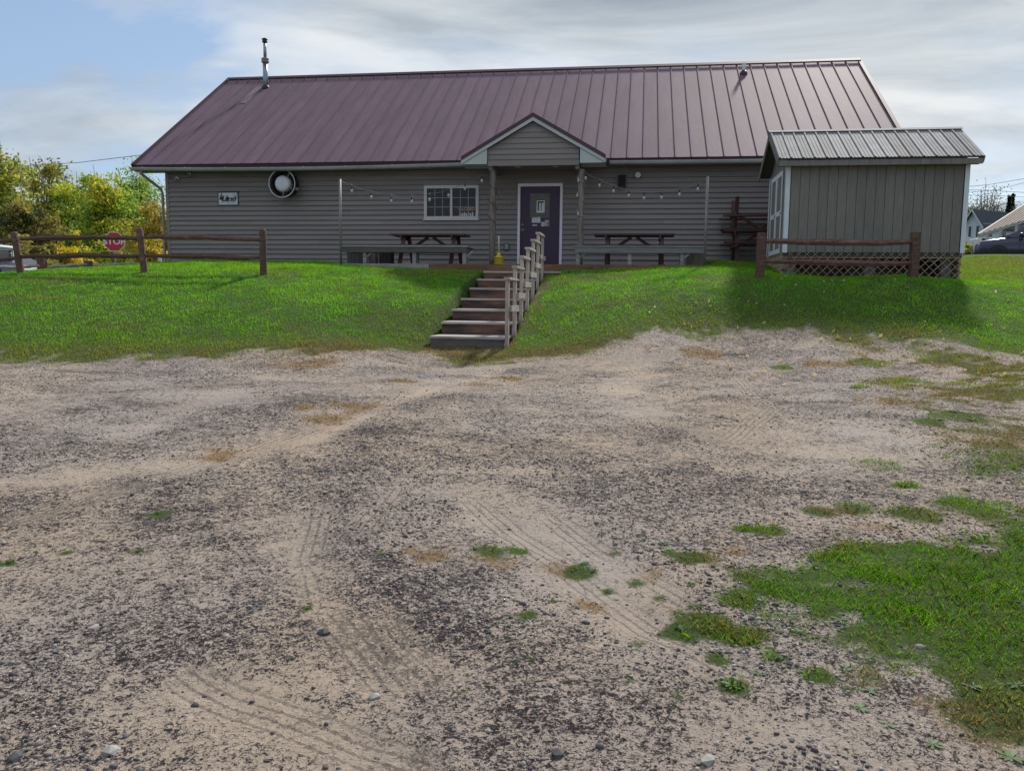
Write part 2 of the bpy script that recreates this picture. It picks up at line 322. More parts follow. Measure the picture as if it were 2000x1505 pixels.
for pl, w in TRK:
    s0 = 0.
    for i in range(len(pl)-1):
        a = pl[i]; e = pl[i+1]-a; le = np.hypot(*e); t = ((lx-a[0])*e[0]+(ly-a[1])*e[1])/le**2
        tt = np.clip(t, 0, 1); d = np.hypot(lx-a[0]-tt*e[0], ly-a[1]-tt*e[1])/w
        ac = ((lx-a[0])*e[1]-(ly-a[1])*e[0])/le
        c = d < bd; bd = np.where(c, d, bd); ba = np.where(c, ac, ba); bl = np.where(c, s0+t*le, bl); s0 += le
ta[lot] = ba; tl[lot] = bl; tm[lot] = np.clip((1.0-bd)*3, 0, 1)*np.clip((fbm(lx*1.7, ly*1.7, 3, 77)-.30)*6, 0, 1)
RUTS = [([(1180, 690), (1000, 722), (870, 765), (770, 820), (690, 870), (650, 930), (672, 1010), (700, 1085), (765, 1150), (880, 1215)], .20, .9), ([(880, 1215), (1000, 1310), (1120, 1400)], .16, .4),
        ([(0, 990), (150, 985), (300, 960), (420, 950), (560, 930)], .22, .7), ([(0, 900), (200, 880), (420, 830), (640, 770)], .25, .55), ([(130, 1290), (300, 1235), (420, 1240), (520, 1150), (430, 1050), (300, 1000)], .25, .8),
        ([(1080, 790), (1200, 825), (1310, 850)], .22, .8), ([(1120, 905), (1160, 1000), (1250, 1060)], .2, .5), ([(30, 1400), (200, 1350), (330, 1280)], .18, .7), ([(900, 1480), (1000, 1400), (1150, 1400)], .16, .2), ([(360, 790), (480, 830), (560, 800)], .3, .5), ([(1280, 920), (1360, 925)], .12, .9),
        ([(0, 985-40), (330, 905), (600, 858), (760, 790), (1000, 720), (1200, 690)], .17, -1.0), ([(540, 1010), (570, 1080), (600, 1130), (640, 1180)], .16, -.9), ([(400, 1095), (560, 1050), (720, 1005)], .12, -.8), ([(0, 800), (250, 850), (400, 790), (520, 740)], .25, -.6), ([(1250, 690), (1230, 760), (1190, 820)], .3, -.7),
        ([(930, 985), (1110, 1110), (1260, 1215)], .16, -.9), ([(1090, 1020), (1290, 1150)], .16, -.9), ([(380, 1345), (560, 1420), (760, 1500)], .14, -.7), ([(230, 1370), (420, 1350), (560, 1330)], .14, -.6), ([(1500, 850), (1700, 850), (1560, 900)], .4, -.5), ([(1200, 1430), (1500, 1440), (1700, 1500)], .2, -.5), ([(700, 1300), (760, 1380), (700, 1450)], .15, -.5)]
rt = np.zeros(lx.shape)
for pts, w, k_ in RUTS:
    pl = np.array([hit(*p)[:2] for p in pts]); dd = np.full(lx.shape, 9.)
    for i in range(len(pl)-1):
        a = pl[i]; e = pl[i+1]-a; t = np.clip(((lx-a[0])*e[0]+(ly-a[1])*e[1])/(e@e), 0, 1); dd = np.minimum(dd, np.hypot(lx-a[0]-t*e[0], ly-a[1]-t*e[1]))
    dd = dd/(w*(.7+.8*fbm(lx*1.5, ly*1.5, 3, 66))); rt = rt + k_*np.exp(-dd**2*.9)*np.clip(.25+1.5*fbm(lx*2.2, ly*2.2, 3, 67)-.2, 0, 1.2)
rut = np.zeros(GX.shape); rut[lot] = np.where(rt < 0, np.clip(rt*1.8, -1.6, 0), np.clip(rt, 0, 1))
GZ = GZ + np.where(rut > 0, rut*.012, rut*.012)
GZ = carve(GX, GY, GZ - tm*.008)
nx, ny = len(XS), len(YS)
V = np.stack([GX, GY, GZ], -1).reshape(-1, 3)
idx = np.arange(nx*ny).reshape(ny, nx)
Q = np.stack([idx[:-1, :-1], idx[:-1, 1:], idx[1:, 1:], idx[1:, :-1]], -1).reshape(-1, 4)
fgm = (gm.ravel()[Q].mean(1)); fy = V[Q, 1].mean(1); fx = V[Q, 0].mean(1)
islawn = (fy - np.interp(fx, ex, ey) > .0)

def attr_mesh(name, verts, quads, attrs, material, smooth=True):
    used = np.unique(quads); rm = np.full(len(verts), -1); rm[used] = np.arange(len(used)); q = rm[quads]; v = verts[used]
    me = bpy.data.meshes.new(name); me.vertices.add(len(v)); me.vertices.foreach_set('co', v.ravel().astype(np.float32))
    k = q.shape[1]; me.loops.add(q.size); me.loops.foreach_set('vertex_index', q.ravel().astype(np.int32))
    me.polygons.add(len(q)); me.polygons.foreach_set('loop_start', np.arange(0, q.size, k, dtype=np.int32)); me.polygons.foreach_set('loop_total', np.full(len(q), k, np.int32))
    if smooth: me.polygons.foreach_set('use_smooth', np.ones(len(q), bool))
    for n, val in attrs.items():
        val = val[used]
        if val.ndim == 1:
            at = me.attributes.new(n, 'FLOAT', 'POINT'); at.data.foreach_set('value', val.astype(np.float32))
        else:
            at = me.attributes.new(n, 'FLOAT_COLOR', 'POINT'); at.data.foreach_set('color', np.c_[val, np.ones(len(val))].astype(np.float32).ravel())
    me.materials.append(material); me.update(calc_edges=True); me.validate(); return me

def ground_material():
    m = bpy.data.materials.new('sandy_gravel_and_turf'); m.use_nodes = True; t = m.node_tree; n = t.nodes; l = t.links; b = n['Principled BSDF']
    b.inputs['Roughness'].default_value = .92; b.inputs['Specular IOR Level'].default_value = .2
    geo = n.new('ShaderNodeNewGeometry')
    def mth(op, a, c=None, d=None, clamp=False):
        q = n.new('ShaderNodeMath'); q.operation = op; q.use_clamp = clamp
        for i, x in enumerate((a, c, d)):
            if x is None: continue
            if isinstance(x, (int, float)): q.inputs[i].default_value = x
            else: l.new(x, q.inputs[i])
        return q.outputs[0]
    def noi(scale, det, rough=.6, dist=0., st=(1, 1, 1), rot=0., ty=None):
        mp = n.new('ShaderNodeMapping'); mp.inputs['Scale'].default_value = st; mp.inputs['Rotation'].default_value = (0, 0, rot); l.new(geo.outputs['Position'], mp.inputs[0])
        q = n.new('ShaderNodeTexNoise'); q.inputs['Scale'].default_value = scale; q.inputs['Detail'].default_value = det; q.inputs['Roughness'].default_value = rough; q.inputs['Distortion'].default_value = dist
        l.new(mp.outputs[0], q.inputs['Vector']); return q.outputs['Fac']
    def rng(v, a, c, lo=0., hi=1.):
        q = n.new('ShaderNodeMapRange'); q.inputs['From Min'].default_value = a; q.inputs['From Max'].default_value = c; q.inputs['To Min'].default_value = lo; q.inputs['To Max'].default_value = hi; l.new(v, q.inputs['Value']); return q.outputs[0]
    def mix(f, A, Bc):
        q = n.new('ShaderNodeMix'); q.data_type = 'RGBA'
        if isinstance(f, float): q.inputs['Factor'].default_value = f
        else: l.new(f, q.inputs['Factor'])
        for k, x in (('A', A), ('B', Bc)):
            if isinstance(x, tuple): q.inputs[k].default_value = (*x, 1)
            else: l.new(x, q.inputs[k])
        return q.outputs['Result']
    def att(nm):
        q = n.new('ShaderNodeAttribute'); q.attribute_name = nm; return q.outputs['Fac']
    patch = mth('ADD', mth('MULTIPLY', noi(.75, 5, .6, .8, (1, 1.6, 1), .35), .65), mth('MULTIPLY', noi(2.6, 4, .6, .5), .35))
    fine = noi(52, 6, .78, 1.2); mid = noi(14, 5, .72, 1.2); vf = noi(150, 3, .7)
    speck = mth('ADD', mth('MULTIPLY', fine, .6), mth('ADD', mth('MULTIPLY', mid, .25), mth('MULTIPLY', vf, .15)))
    thr = mth('ADD', mth('ADD', speck, mth('MULTIPLY', mth('SUBTRACT', patch, .5), .22)), mth('MULTIPLY', att('rut'), .026))
    sand = mix(rng(noi(1.1, 4), .35, .65), (.44, .345, .26), (.52, .41, .305))
    sand = mix(rng(noi(.35, 3), .4, .65), sand, (.45, .385, .34))
    g0 = mix(rng(vf, .35, .65), (.06, .05, .052), (.125, .104, .104))
    dk = rng(thr, .494, .520)
    col = mix(dk, sand, g0)
    col = mix(rng(thr, .530, .556), col, (.02, .018, .02))
    col = mix(mth('MULTIPLY', rng(noi(70, 2, .5), .66, .72), .8), col, (.5, .47, .44))
    trk = att('track'); ac = att('across'); al = att('along')
    wob = mth('ADD', ac, mth('MULTIPLY', mth('SUBTRACT', mid, .5), .02))
    rib = mth('SINE', mth('MULTIPLY', wob, 2*math.pi/.052))
    lug = mth('SINE', mth('MULTIPLY', mth('ADD', al, mth('MULTIPLY', wob, .5)), 2*math.pi/.045))
    groove = mth('MULTIPLY', mth('MULTIPLY', rng(mth('ADD', mth('MULTIPLY', rib, .9), mth('MULTIPLY', lug, .16)), .42, .8), trk), rng(fine, .22, .42))
    col = mix(mth('MULTIPLY', groove, .6), mix(mth('MULTIPLY', trk, .35), col, sand), (.13, .11, .095))
    dry = att('dry'); dcol = mix(rng(fine, .35, .65), (.11, .07, .03), (.36, .235, .10))
    col = mix(mth('MULTIPLY', rng(mth('ADD', dry, mth('MULTIPLY', mth('SUBTRACT', fine, .5), 1.6)), .3, .8), .8), col, dcol)
    gr = att('grass'); gcol = mix(rng(fine, .3, .7), (.03, .05, .012), (.085, .125, .025))
    col = mix(rng(mth('ADD', gr, mth('MULTIPLY', mth('SUBTRACT', fine, .5), 1.0)), .15, .5), col, gcol)
    l.new(col, b.inputs['Base Color'])
    hgt = mth('ADD', mth('MULTIPLY', speck, 1.), mth('MULTIPLY', groove, -.11))
    hgt = mth('ADD', hgt, mth('MULTIPLY', mid, .6))
    bp = n.new('ShaderNodeBump'); bp.inputs['Strength'].default_value = .9; bp.inputs['Distance'].default_value = .032
    l.new(hgt, bp.inputs['Height']); l.new(bp.outputs[0], b.inputs['Normal'])
    return m
GM = ground_material()
ATT = {'grass': gm.ravel(), 'dry': dm.ravel(), 'track': tm.ravel(), 'across': ta.ravel(), 'along': tl.ravel(), 'rut': rut.ravel()}
struct(place(attr_mesh('lawn', V, Q[islawn], ATT, GM), 'lawn'))
struct(place(attr_mesh('gravel_lot', V, Q[~islawn], ATT, GM), 'gravel_lot'))

# ------------------------------------------------------------------ main building
M_side = mat('taupe_vinyl_siding', (.212, .19, .183), .5, var=.13, scale=1.0, stretch=(.5, 1, 2), rnd=.06, bump=.05, bscale=30)
M_dark = mat('dark_interior', (.03, .03, .032), .9)
M_roof = mat('maroon_painted_steel', (.168, .112, .14), .64, metal=.0, var=.16, scale=1.3, stretch=(3, .6, .6), rnd=.07, bump=.06, bscale=4, spec=.12)
M_ridge = mat('dark_maroon_trim', (.05, .024, .036), .6, var=.08, spec=.2)
M_gut = mat('weathered_white_gutter', (.34, .35, .35), .5, var=.2, scale=2)
M_white = mat('white_trim', (.68, .66, .70), .5, var=.06)
M_teal = mat('pale_grey_green_trim', (.42, .47, .46), .5, var=.06)
M_door = mat('deep_purple_door_paint', (.032, .013, .046), .5, var=.08)
M_glass = mat('dark_window_glass', (.006, .007, .012), .05, var=.0, spec=.4, alpha=.75)
M_wood = mat('weathered_grey_wood', (.20, .165, .135), .85, var=.35, scale=4, stretch=(1.2, 9, 9), bump=.3, bscale=9, rnd=.15)
M_woodv = mat('weathered_log', (.20, .175, .155), .85, var=.4, scale=4, stretch=(9, 9, 1), bump=.35, bscale=8, rnd=.1, col2=(.12, .085, .055))
M_bench = mat('silvered_bench_wood', (.24, .235, .23), .85, var=.4, scale=4, stretch=(1, 9, 9), bump=.3, bscale=9, rnd=.2)
M_red = mat('red_brown_stained_wood', (.08, .036, .03), .75, var=.3, scale=4, stretch=(1.5, 8, 8), bump=.2, bscale=8, rnd=.15)
M_fence = mat('brown_painted_fence', (.11, .06, .046), .85, var=.5, scale=6, stretch=(1.5, 6, 6), bump=.7, bscale=9, rnd=.15, col2=(.17, .12, .10), c2=(.52, .72))
M_rim = mat('brown_treated_lumber', (.19, .105, .055), .8, var=.4, scale=2.5, stretch=(1, 7, 7), bump=.25, bscale=9, rnd=.12, col2=(.11, .075, .055))
M_riser = mat('stained_riser_board', (.17, .09, .052), .8, var=.45, scale=2.2, stretch=(1, 5, 5), bump=.25, bscale=9, rnd=.15, col2=(.05, .035, .035), c2=(.42, .62))
M_tread = mat('sun_bleached_tread', (.42, .375, .345), .85, var=.25, scale=3, stretch=(1, 8, 8), bump=.3, bscale=9, rnd=.14, col2=(.27, .22, .18), c2=(.5, .7))
M_rail = mat('bleached_rail_wood', (.38, .33, .29), .85, var=.3, scale=4, stretch=(6, 6, 1.5), bump=.3, bscale=9, rnd=.15)
M_galv = mat('galvanised_steel', (.23, .233, .237), .72, metal=.1, var=.25, scale=3, rnd=.22, spec=.12)
M_black = mat('black_plastic', (.015, .015, .017), .5)
M_paper = mat('white_paper', (.62, .66, .66), .7, var=.1, scale=14)
M_ink = mat('black_ink', (.012, .012, .016), .6)
M_bulb = mat('frosted_bulb', (.40, .40, .38), .2, var=0)
M_cord = mat('pale_cord', (.38, .37, .34), .7)

bld = thing('main_building', 'long single-storey grey-sided building with maroon metal roof and small gabled entrance porch', 'building', BO, -TH)
AW0, AW1, VW, ZB, ZT = .66, 19.25, .45, 2.28, 4.9
WIN = (7.985, 9.441, 3.584, 4.448); DOOR = (10.47, 11.63, 2.30, 4.477)
fw_ = MB()
for a0, a1, z0, z1 in [(AW0, WIN[0], 1.9, ZT), (WIN[0], WIN[1], 1.9, WIN[2]), (WIN[0], WIN[1], WIN[3], ZT), (WIN[1], DOOR[0], 1.9, ZT), (DOOR[0], DOOR[1], 1.9, DOOR[2]), (DOOR[0], DOOR[1], DOOR[3], ZT), (DOOR[1], AW1, 1.9, ZT)]:
    fw_.box(a0, a1, VW+.012, VW+.16, z0, z1)
fwall = fw_.obj('front_wall', M_side, bld)
def lap(a0, a1, z0, z1, v=VW):   # one lapped siding course
    return MB().prism([(v-.040, z0+.010), (v+.011, z0+.010), (v+.011, z1), (v-.006, z1), (v-.033, z0+.03), (v-.040, z0+.024)], 'x', a0, a1)
CO = .1285; k = 0; z = ZB
while z < ZT-.02:
    z1 = min(z+CO, ZT)
    segs = [(AW0+.09, AW1-.09, z, z1)]
    for o in (WIN, DOOR):
        new = []
        for a0, a1, q0, q1 in segs:
            if q1 <= o[2]+1e-4 or q0 >= o[3]-1e-4 or a1 <= o[0] or a0 >= o[1]: new.append((a0, a1, q0, q1)); continue
            new += [(a0, o[0], q0, q1), (o[1], a1, q0, q1)]
            if o[2]-q0 > .012: new.append((o[0], o[1], q0, o[2]))
            if q1-o[3] > .012: new.append((o[0], o[1], o[3], q1))
        segs = new
    for a0, a1, q0, q1 in segs:
        if a1-a0 > .05:
            # vinyl lengths butt together every few metres, staggered per course
            cuts = [c for c in np.arange(AW0 + 1.2 + (k*1.37) % 3.66, AW1, 3.66) if a0+.5 < c < a1-.5]
            pts = [a0] + cuts + [a1]
            for i in range(len(pts)-1): o_ = lap(pts[i]+(.001 if i else 0), pts[i+1]-.0015, q0, q1).obj('siding_board', M_side, fwall, (0, random.uniform(-.003, .001), random.uniform(-.002, .002)))
    z += CO; k += 1
for a in (AW0, AW1-.088): B(a, a+.088, VW-.035, VW+.06, 1.95, ZT).obj('corner_trim', M_side, bld)
B(AW0-.0, AW0+.15, VW+.165, 10.4, 1.9, ZT).obj('end_wall', M_side, bld); B(AW1-.15, AW1, VW+.165, 10.4, 1.9, ZT).obj('end_wall', M_side, bld)
B(AW0+.155, AW1-.155, 10.25, 10.4, 1.9, ZT).obj('rear_wall', M_side, bld)
B(AW0+.16, AW1-.16, VW+.17, 10.24, 2.2, 2.3).obj('interior_floor', M_dark, bld)
B(AW0+.16, AW1-.16, 3.4, 3.5, 2.31, ZT-.05).obj('interior_wall', M_dark, bld)
# roof
RL, PV, ZE, ZR = 19.87, 5.445, 5.015, 8.66
PHI = math.atan2(ZR-ZE, PV); SL = math.hypot(ZR-ZE, PV); c_, s_ = math.cos(PHI), math.sin(PHI)
def sl(s, n): return (s*c_ - n*s_, ZE + s*s_ + n*c_)
rm = MB()
f0, f1 = sl(0.02, -.015), sl(SL, -.015); g0, g1 = sl(0.02, -.11), sl(SL, -.11)
rm.add([(.01, *f0), (RL-.01, *f0), (RL-.01, *f1), (.01, *f1), (.01, *g0), (RL-.01, *g0), (RL-.01, *g1), (.01, *g1)], [(0, 1, 2, 3), (7, 6, 5, 4), (0, 4, 5, 1), (0, 3, 7, 4), (1, 5, 6, 2), (3, 2, 6, 7)])
rback = [(2*PV-v, zz_) for v, zz_ in (f0, f1, g0, g1)]
rm.add([(.01, *rback[0]), (RL-.01, *rback[0]), (RL-.01, *rback[1]), (.01, *rback[1]), (.01, *rback[2]), (RL-.01, *rback[2]), (RL-.01, *rback[3]), (.01, *rback[3])], [(0, 3, 2, 1), (7, 4, 5, 6), (0, 1, 5, 4), (0, 4, 7, 3), (1, 2, 6, 5), (3, 7, 6, 2)])
roof = rm.obj('roof', M_ridge, bld)
for a in (AW0+.02, AW1-.17):    # gable triangles under the roof
    MB().prism([(VW+.1, ZT+.001), (10.39, ZT+.001), (PV, ZR-.22)], 'x', a, a+.15).obj('gable_wall', M_side, bld)
NP = 51; PWD = RL/NP
def slab_mesh(name, x0, x1, s0, s1, n0, n1, m):
    q = [sl(s0, n0), sl(s1, n0), sl(s1, n1), sl(s0, n1)]
    return MB().prism(q, 'x', x0, x1).mesh(name, m)
pm = slab_mesh('roof_panel', .004, PWD-.004, 0, SL-.02, -.008, .004, M_roof)
sm_ = slab_mesh('roof_seam', -.008, .008, -.01, SL-.03, .0, .026, M_roof)
for i in range(NP):
    place(pm, 'roof_panel', roof, (i*PWD, 0, 0))
    if i: place(sm_, 'roof_seam', roof, (i*PWD, 0, 0))
rc = MB(); 
for sgn in (1, -1):
    q = [sl(SL-.17, .045), sl(SL+.01, .045), sl(SL+.01, .06), sl(SL-.17, .06)]
    if sgn < 0: q = [(2*PV-v, z_) for v, z_ in q]
    rc.prism(q, 'x', -.03, RL+.03)
rc.obj('ridge_cap', M_ridge, roof)
for x0, x1 in ((-.05, .045), (RL-.045, RL+.05)):
    place(slab_mesh('rake_trim', x0, x1, -.03, SL-.17, -.13, .043, M_ridge), 'rake_trim', roof)
B(.0, RL, .015, .04, 4.86, 5.0).obj('fascia', M_ridge, bld)
B(.0, RL, .045, VW-.03, 4.855, 4.875).obj('soffit', M_side, bld)
def gutter(a0, a1, sag):
    m = MB(); n = 14
    P = []
    for i in range(n+1):
        a = a0+(a1-a0)*i/n; d = -sag*math.sin(math.pi*i/n); P.append((a, d))
    dg = -.035
    prof = [(.012, 4.985), (.005, 4.90), (-.05, 4.885), (-.095, 4.905), (-.118, 4.95), (-.118, 4.972), (-.108, 4.972), (-.106, 4.952), (-.088, 4.915), (-.05, 4.898), (.0, 4.912), (.006, 4.985)]
    vs = []; fs = []; k = len(prof)
    for a, d in P: vs += [(a, p[0]-.01, p[1]+d+dg) for p in prof]
    for i in range(n):
        for j in range(k): fs.append((i*k+j, i*k+(j+1) % k, (i+1)*k+(j+1) % k, (i+1)*k+j))
    fs += [tuple(range(k)), tuple(range(n*k, n*k+k))]
    g = m.add(vs, fs).obj('gutter', M_gut, bld)
    a = a0+.35
    while a < a1-.1:
        d = -sag*math.sin(math.pi*(a-a0)/(a1-a0))
        B(a-.012, a+.012, -.125, .012, 4.96+d+dg, 4.985+d+dg).obj('gutter_hanger', M_gut, g); a += random.uniform(.9, 1.35)
gutter(-.03, 9.2, .05); gutter(12.82, RL+.03, .01)
dsp = MB().tube([(.25, -.05, 4.89), (.25, -.05, 4.78), (.34, .1, 4.66), (.56, .36, 4.42), (.585, .39, 4.3), (.585, .39, 2.1), (.55, .2, 2.0)], .038, 8)
dsp.obj('downspout', M_side, bld)
# flue on the left, vent on the right
vf_ = 4.72; zf = ZE+.6694*vf_
fl = MB().lathe([(.082, zf-.12), (.078, zf+.75)], 14, (1.62, vf_, 0)).obj('flue_pipe', mat('blue_grey_flue', (.25, .30, .36), .35, metal=.6, var=.15), bld)
MB().lathe([(.14, zf-.1), (.12, zf+.02), (.085, zf+.07)], 14, (1.62, vf_, 0)).obj('roof_boot', M_black, fl)
MB().lathe([(.08, zf+.74), (.12, zf+.78), (.12, zf+.82), (.09, zf+.83), (.12, zf+.86), (.12, zf+.89), (.05, zf+.93)], 14, (1.62, vf_, 0)).obj('storm_collar', M_galv, fl)
MB().lathe([(.05, zf+.9), (.05, zf+1.42)], 12, (1.62, vf_, 0)).obj('inner_pipe', mat('blue_grey_flue', 0), fl)
MB().lathe([(.06, zf+1.38), (.085, zf+1.4), (.085, zf+1.43), (.06, zf+1.45), (.09, zf+1.47), (.09, zf+1.5), (.02, zf+1.53)], 14, (1.62, vf_, 0)).obj('rain_cap', M_black, fl)
q = [sl(SL*.66, .012), sl(SL*.875, .012), sl(SL*.875, .016), sl(SL*.66, .016)]
MB().prism(q, 'x', 1.27, 1.50).obj('flashing', mat('dull_flashing', (.19, .145, .165), .6, metal=.0, var=.3, scale=8), roof)
vv = 4.72; zv = ZE+.6694*vv
vp = MB().lathe([(.05, zv-.1), (.05, zv+.3)], 12, (16.5, vv, 0)).obj('vent_pipe', mat('pale_grey_pipe', (.45, .5, .5), .5), bld)
MB().lathe([(.15, zv-.12), (.11, zv+.03), (.055, zv+.09)], 10, (16.5, vv, 0)).obj('roof_boot', M_black, vp)
# porch
PA, PZ = 11.0, 5.90; TL, TR, TZ = 9.25, 12.75, 4.90; PF = -.82
pc = B(9.92, 12.1, -.74, .40, 4.80, 4.83).obj('porch', M_side, bld)
for s, T in ((-1, TL), (1, TR)):
    MB().prism([(PA, PZ+.06), (T, TZ+.06), (T, TZ-.035), (PA, PZ-.035)], 'y', PF-.06, 1.45).obj('porch_roof_slope', mat('porch_roof_steel', (.06, .027, .042), .42, metal=.2), pc)
    e = .0 if s < 0 else .0
    MB().prism([(PA, PZ-.037), (T, TZ-.037), (T+s*.0, TZ-.12), (PA, PZ-.125)], 'y', PF-.045, PF-.01).obj('rake_board', M_teal, pc)
    xi = 9.88 if s < 0 else 12.14
    zi = PZ - (PZ-TZ)*abs(xi-PA)/(TR-PA)
    MB().prism([(T, TZ-.125), (xi, TZ-.125), (xi, zi-.13), (T-s*.02, TZ-.115)], 'y', PF-.02, -.14).obj('eave_return', M_teal, pc)
z = 4.76; gw = MB()
while z < PZ-.2:
    z1 = min(z+CO, PZ-.12)
    w0 = min(1.11, (PZ-.12-z)*(TR-PA)/(PZ-TZ)-.0); w1 = min(1.11, (PZ-.12-z1)*(TR-PA)/(PZ-TZ))
    if w1 < .02: w1 = .02
    MB().add([(PA-w0, PF+.06, z), (PA+w0, PF+.06, z), (PA+w1, PF+.085, z1), (PA-w1, PF+.085, z1), (PA-w0, PF+.11, z), (PA+w0, PF+.11, z), (PA+w1, PF+.11, z1), (PA-w1, PF+.11, z1)],
             [(0, 1, 2, 3), (5, 4, 7, 6), (0, 4, 5, 1), (3, 2, 6, 7), (0, 3, 7, 4), (1, 5, 6, 2)]).obj('siding_board', M_side, pc)
    z += CO
B(9.9, 12.12, PF+.02, PF+.055, 4.735, 4.86).obj('header_board', M_side, pc)
for a in (9.9, 12.02): B(a, a+.1, PF+.13, .38, 4.66, 4.797).obj('porch_beam', M_side, pc)
for a in (10.55, 11.5): MB().lathe([(.07, 4.793), (.07, 4.799)], 14, (a, -.2, 0)).obj('recessed_light', M_white, pc)
for a, ln in ((10.0, .01), (12.17, -.015)):
    pts = [(a+ln*math.sin(i*1.7), PF+.19+.01*math.cos(i*2.1), 2.31+i*.235) for i in range(11)]
    MB().tube(pts, [.082-.0012*i+.004*math.sin(i*2.3) for i in range(11)], 10).obj('porch_post', M_woodv, pc)
# window
wf = MB(); fr = .075
wf.box(WIN[0], WIN[1], VW-.05, VW+.06, WIN[2], WIN[2]+fr).box(WIN[0], WIN[1], VW-.05, VW+.06, WIN[3]-fr, WIN[3])
wf.box(WIN[0], WIN[0]+fr, VW-.05, VW+.06, WIN[2]+fr, WIN[3]-fr).box(WIN[1]-fr, WIN[1], VW-.05, VW+.06, WIN[2]+fr, WIN[3]-fr)
win = wf.obj('window', M_teal if False else mat('window_vinyl', (.5, .49, .49), .5, var=.05), bld)
wm = (WIN[0]+WIN[1])/2; B(wm-.03, wm+.03, VW-.04, VW+.05, WIN[2]+fr, WIN[3]-fr).obj('mullion', mat('window_vinyl', 0), win)
for x0, x1 in ((WIN[0]+fr, wm-.03), (wm+.03, WIN[1]-fr)):
    B(x0, x1, VW+.012, VW+.018, WIN[2]+fr, WIN[3]-fr).obj('pane', M_glass, win)
    for i in (1, 2):
        x = x0+(x1-x0)*i/3; B(x-.008, x+.008, VW+.0, VW+.010, WIN[2]+fr, WIN[3]-fr).obj('muntin', mat('grey_muntin', (.25, .28, .30), .5), win)
        zz2 = WIN[2]+fr+(WIN[3]-WIN[2]-2*fr)*i/3; B(x0, x1, VW-.003, VW-.0005, zz2-.008, zz2+.008).obj('muntin', mat('grey_muntin', 0), win)
B(WIN[0]-.02, WIN[1]+.02, VW-.065, VW-.028, WIN[2]-.03, WIN[2]).obj('sill', mat('window_vinyl', 0), win)
# door
dfm = MB(); dfm.box(DOOR[0], DOOR[0]+.065, VW-.05, VW+.08, DOOR[2], DOOR[3]).box(DOOR[1]-.065, DOOR[1], VW-.05, VW+.08, DOOR[2], DOOR[3]).box(DOOR[0]+.065, DOOR[1]-.065, VW-.05, VW+.08, DOOR[3]-.075, DOOR[3])
dfm.obj('door_frame', M_white, bld)
B(DOOR[0]-.01, DOOR[1]+.01, VW-.12, VW+.1, 2.285, 2.325).obj('threshold', M_gut, bld)
D0, D1 = DOOR[0]+.07, DOOR[1]-.07
door = B(D0, D1, VW-.005, VW+.04, 2.33, DOOR[3]-.08).obj('door', M_door, bld)
def dz(y): return inB(1050, y, VW)[1]
def da(x): return inB(x, 430, VW)[0]
B(da(1035), da(1073), VW-.012, VW-.006, dz(426), dz(378)).obj('door_window', mat('browned_door_glass', (.085, .075, .05), .35, var=.4, scale=6), door)
bx = MB(); a0, a1, q0, q1 = da(1048), da(1063.5), dz(415.5), dz(392)
bx.box(a0, a1, VW-.022, VW-.013, q0, q0+.05).box(a0, a1, VW-.022, VW-.013, q1-.02, q1).box(a0, a0+.025, VW-.022, VW-.013, q0+.05, q1-.02).box(a1-.025, a1, VW-.022, VW-.013, q0+.05, q1-.02)
bx.obj('notice_frame', M_paper, door); B(a0+.025, a1-.025, VW-.018, VW-.013, q0+.05, q1-.02).obj('notice_backing', M_ink, door)
for f0_, f1_ in ((.3, .52), (.62, .86)): B(a0+(a1-a0)*f0_, a0+(a1-a0)*f1_, VW-.021, VW-.0185, q0+.055, q1-.06).obj('notice_strip', M_paper, door)
B(da(1039), da(1055.5), VW-.012, VW-.006, dz(435), dz(424)).obj('notice', M_paper, door)
for i in range(3): B(da(1041.5), da(1053), VW-.0135, VW-.0125, dz(433-i*3)-.004, dz(433-i*3)+.004).obj('notice_print', mat('grey_print', (.25, .27, .28), .7), door)
B(da(1040), da(1049), VW-.012, VW-.006, dz(441), dz(439)).obj('sticker', M_paper, door)
B(da(1057), da(1064), VW-.012, VW-.006, dz(442), dz(433.5)).obj('notice', mat('cream_paper', (.5, .48, .36), .7, var=.15, scale=15), door)
B(da(1064.5), da(1073), VW-.013, VW-.006, dz(442), dz(430)).obj('notice', mat('photo_print', (.38, .42, .42), .6, var=.5, scale=18, col2=(.03, .03, .03)), door)
MB().lathe([(.028, VW-.03), (.03, VW-.005)], 12, (da(1020.5), 0, dz(439)), 'y').obj('deadbolt', M_galv, door)
hd = MB().lathe([(.03, VW-.02), (.03, VW-.005)], 12, (da(1020.5), 0, dz(449)), 'y').tube([(da(1020.5), VW-.02, dz(449)), (da(1020.5), VW-.06, dz(449)), (da(1020.5)+.11, VW-.065, dz(449)-.005)], .009, 6); hd.obj('door_handle', M_galv, door)

RZ = -TH
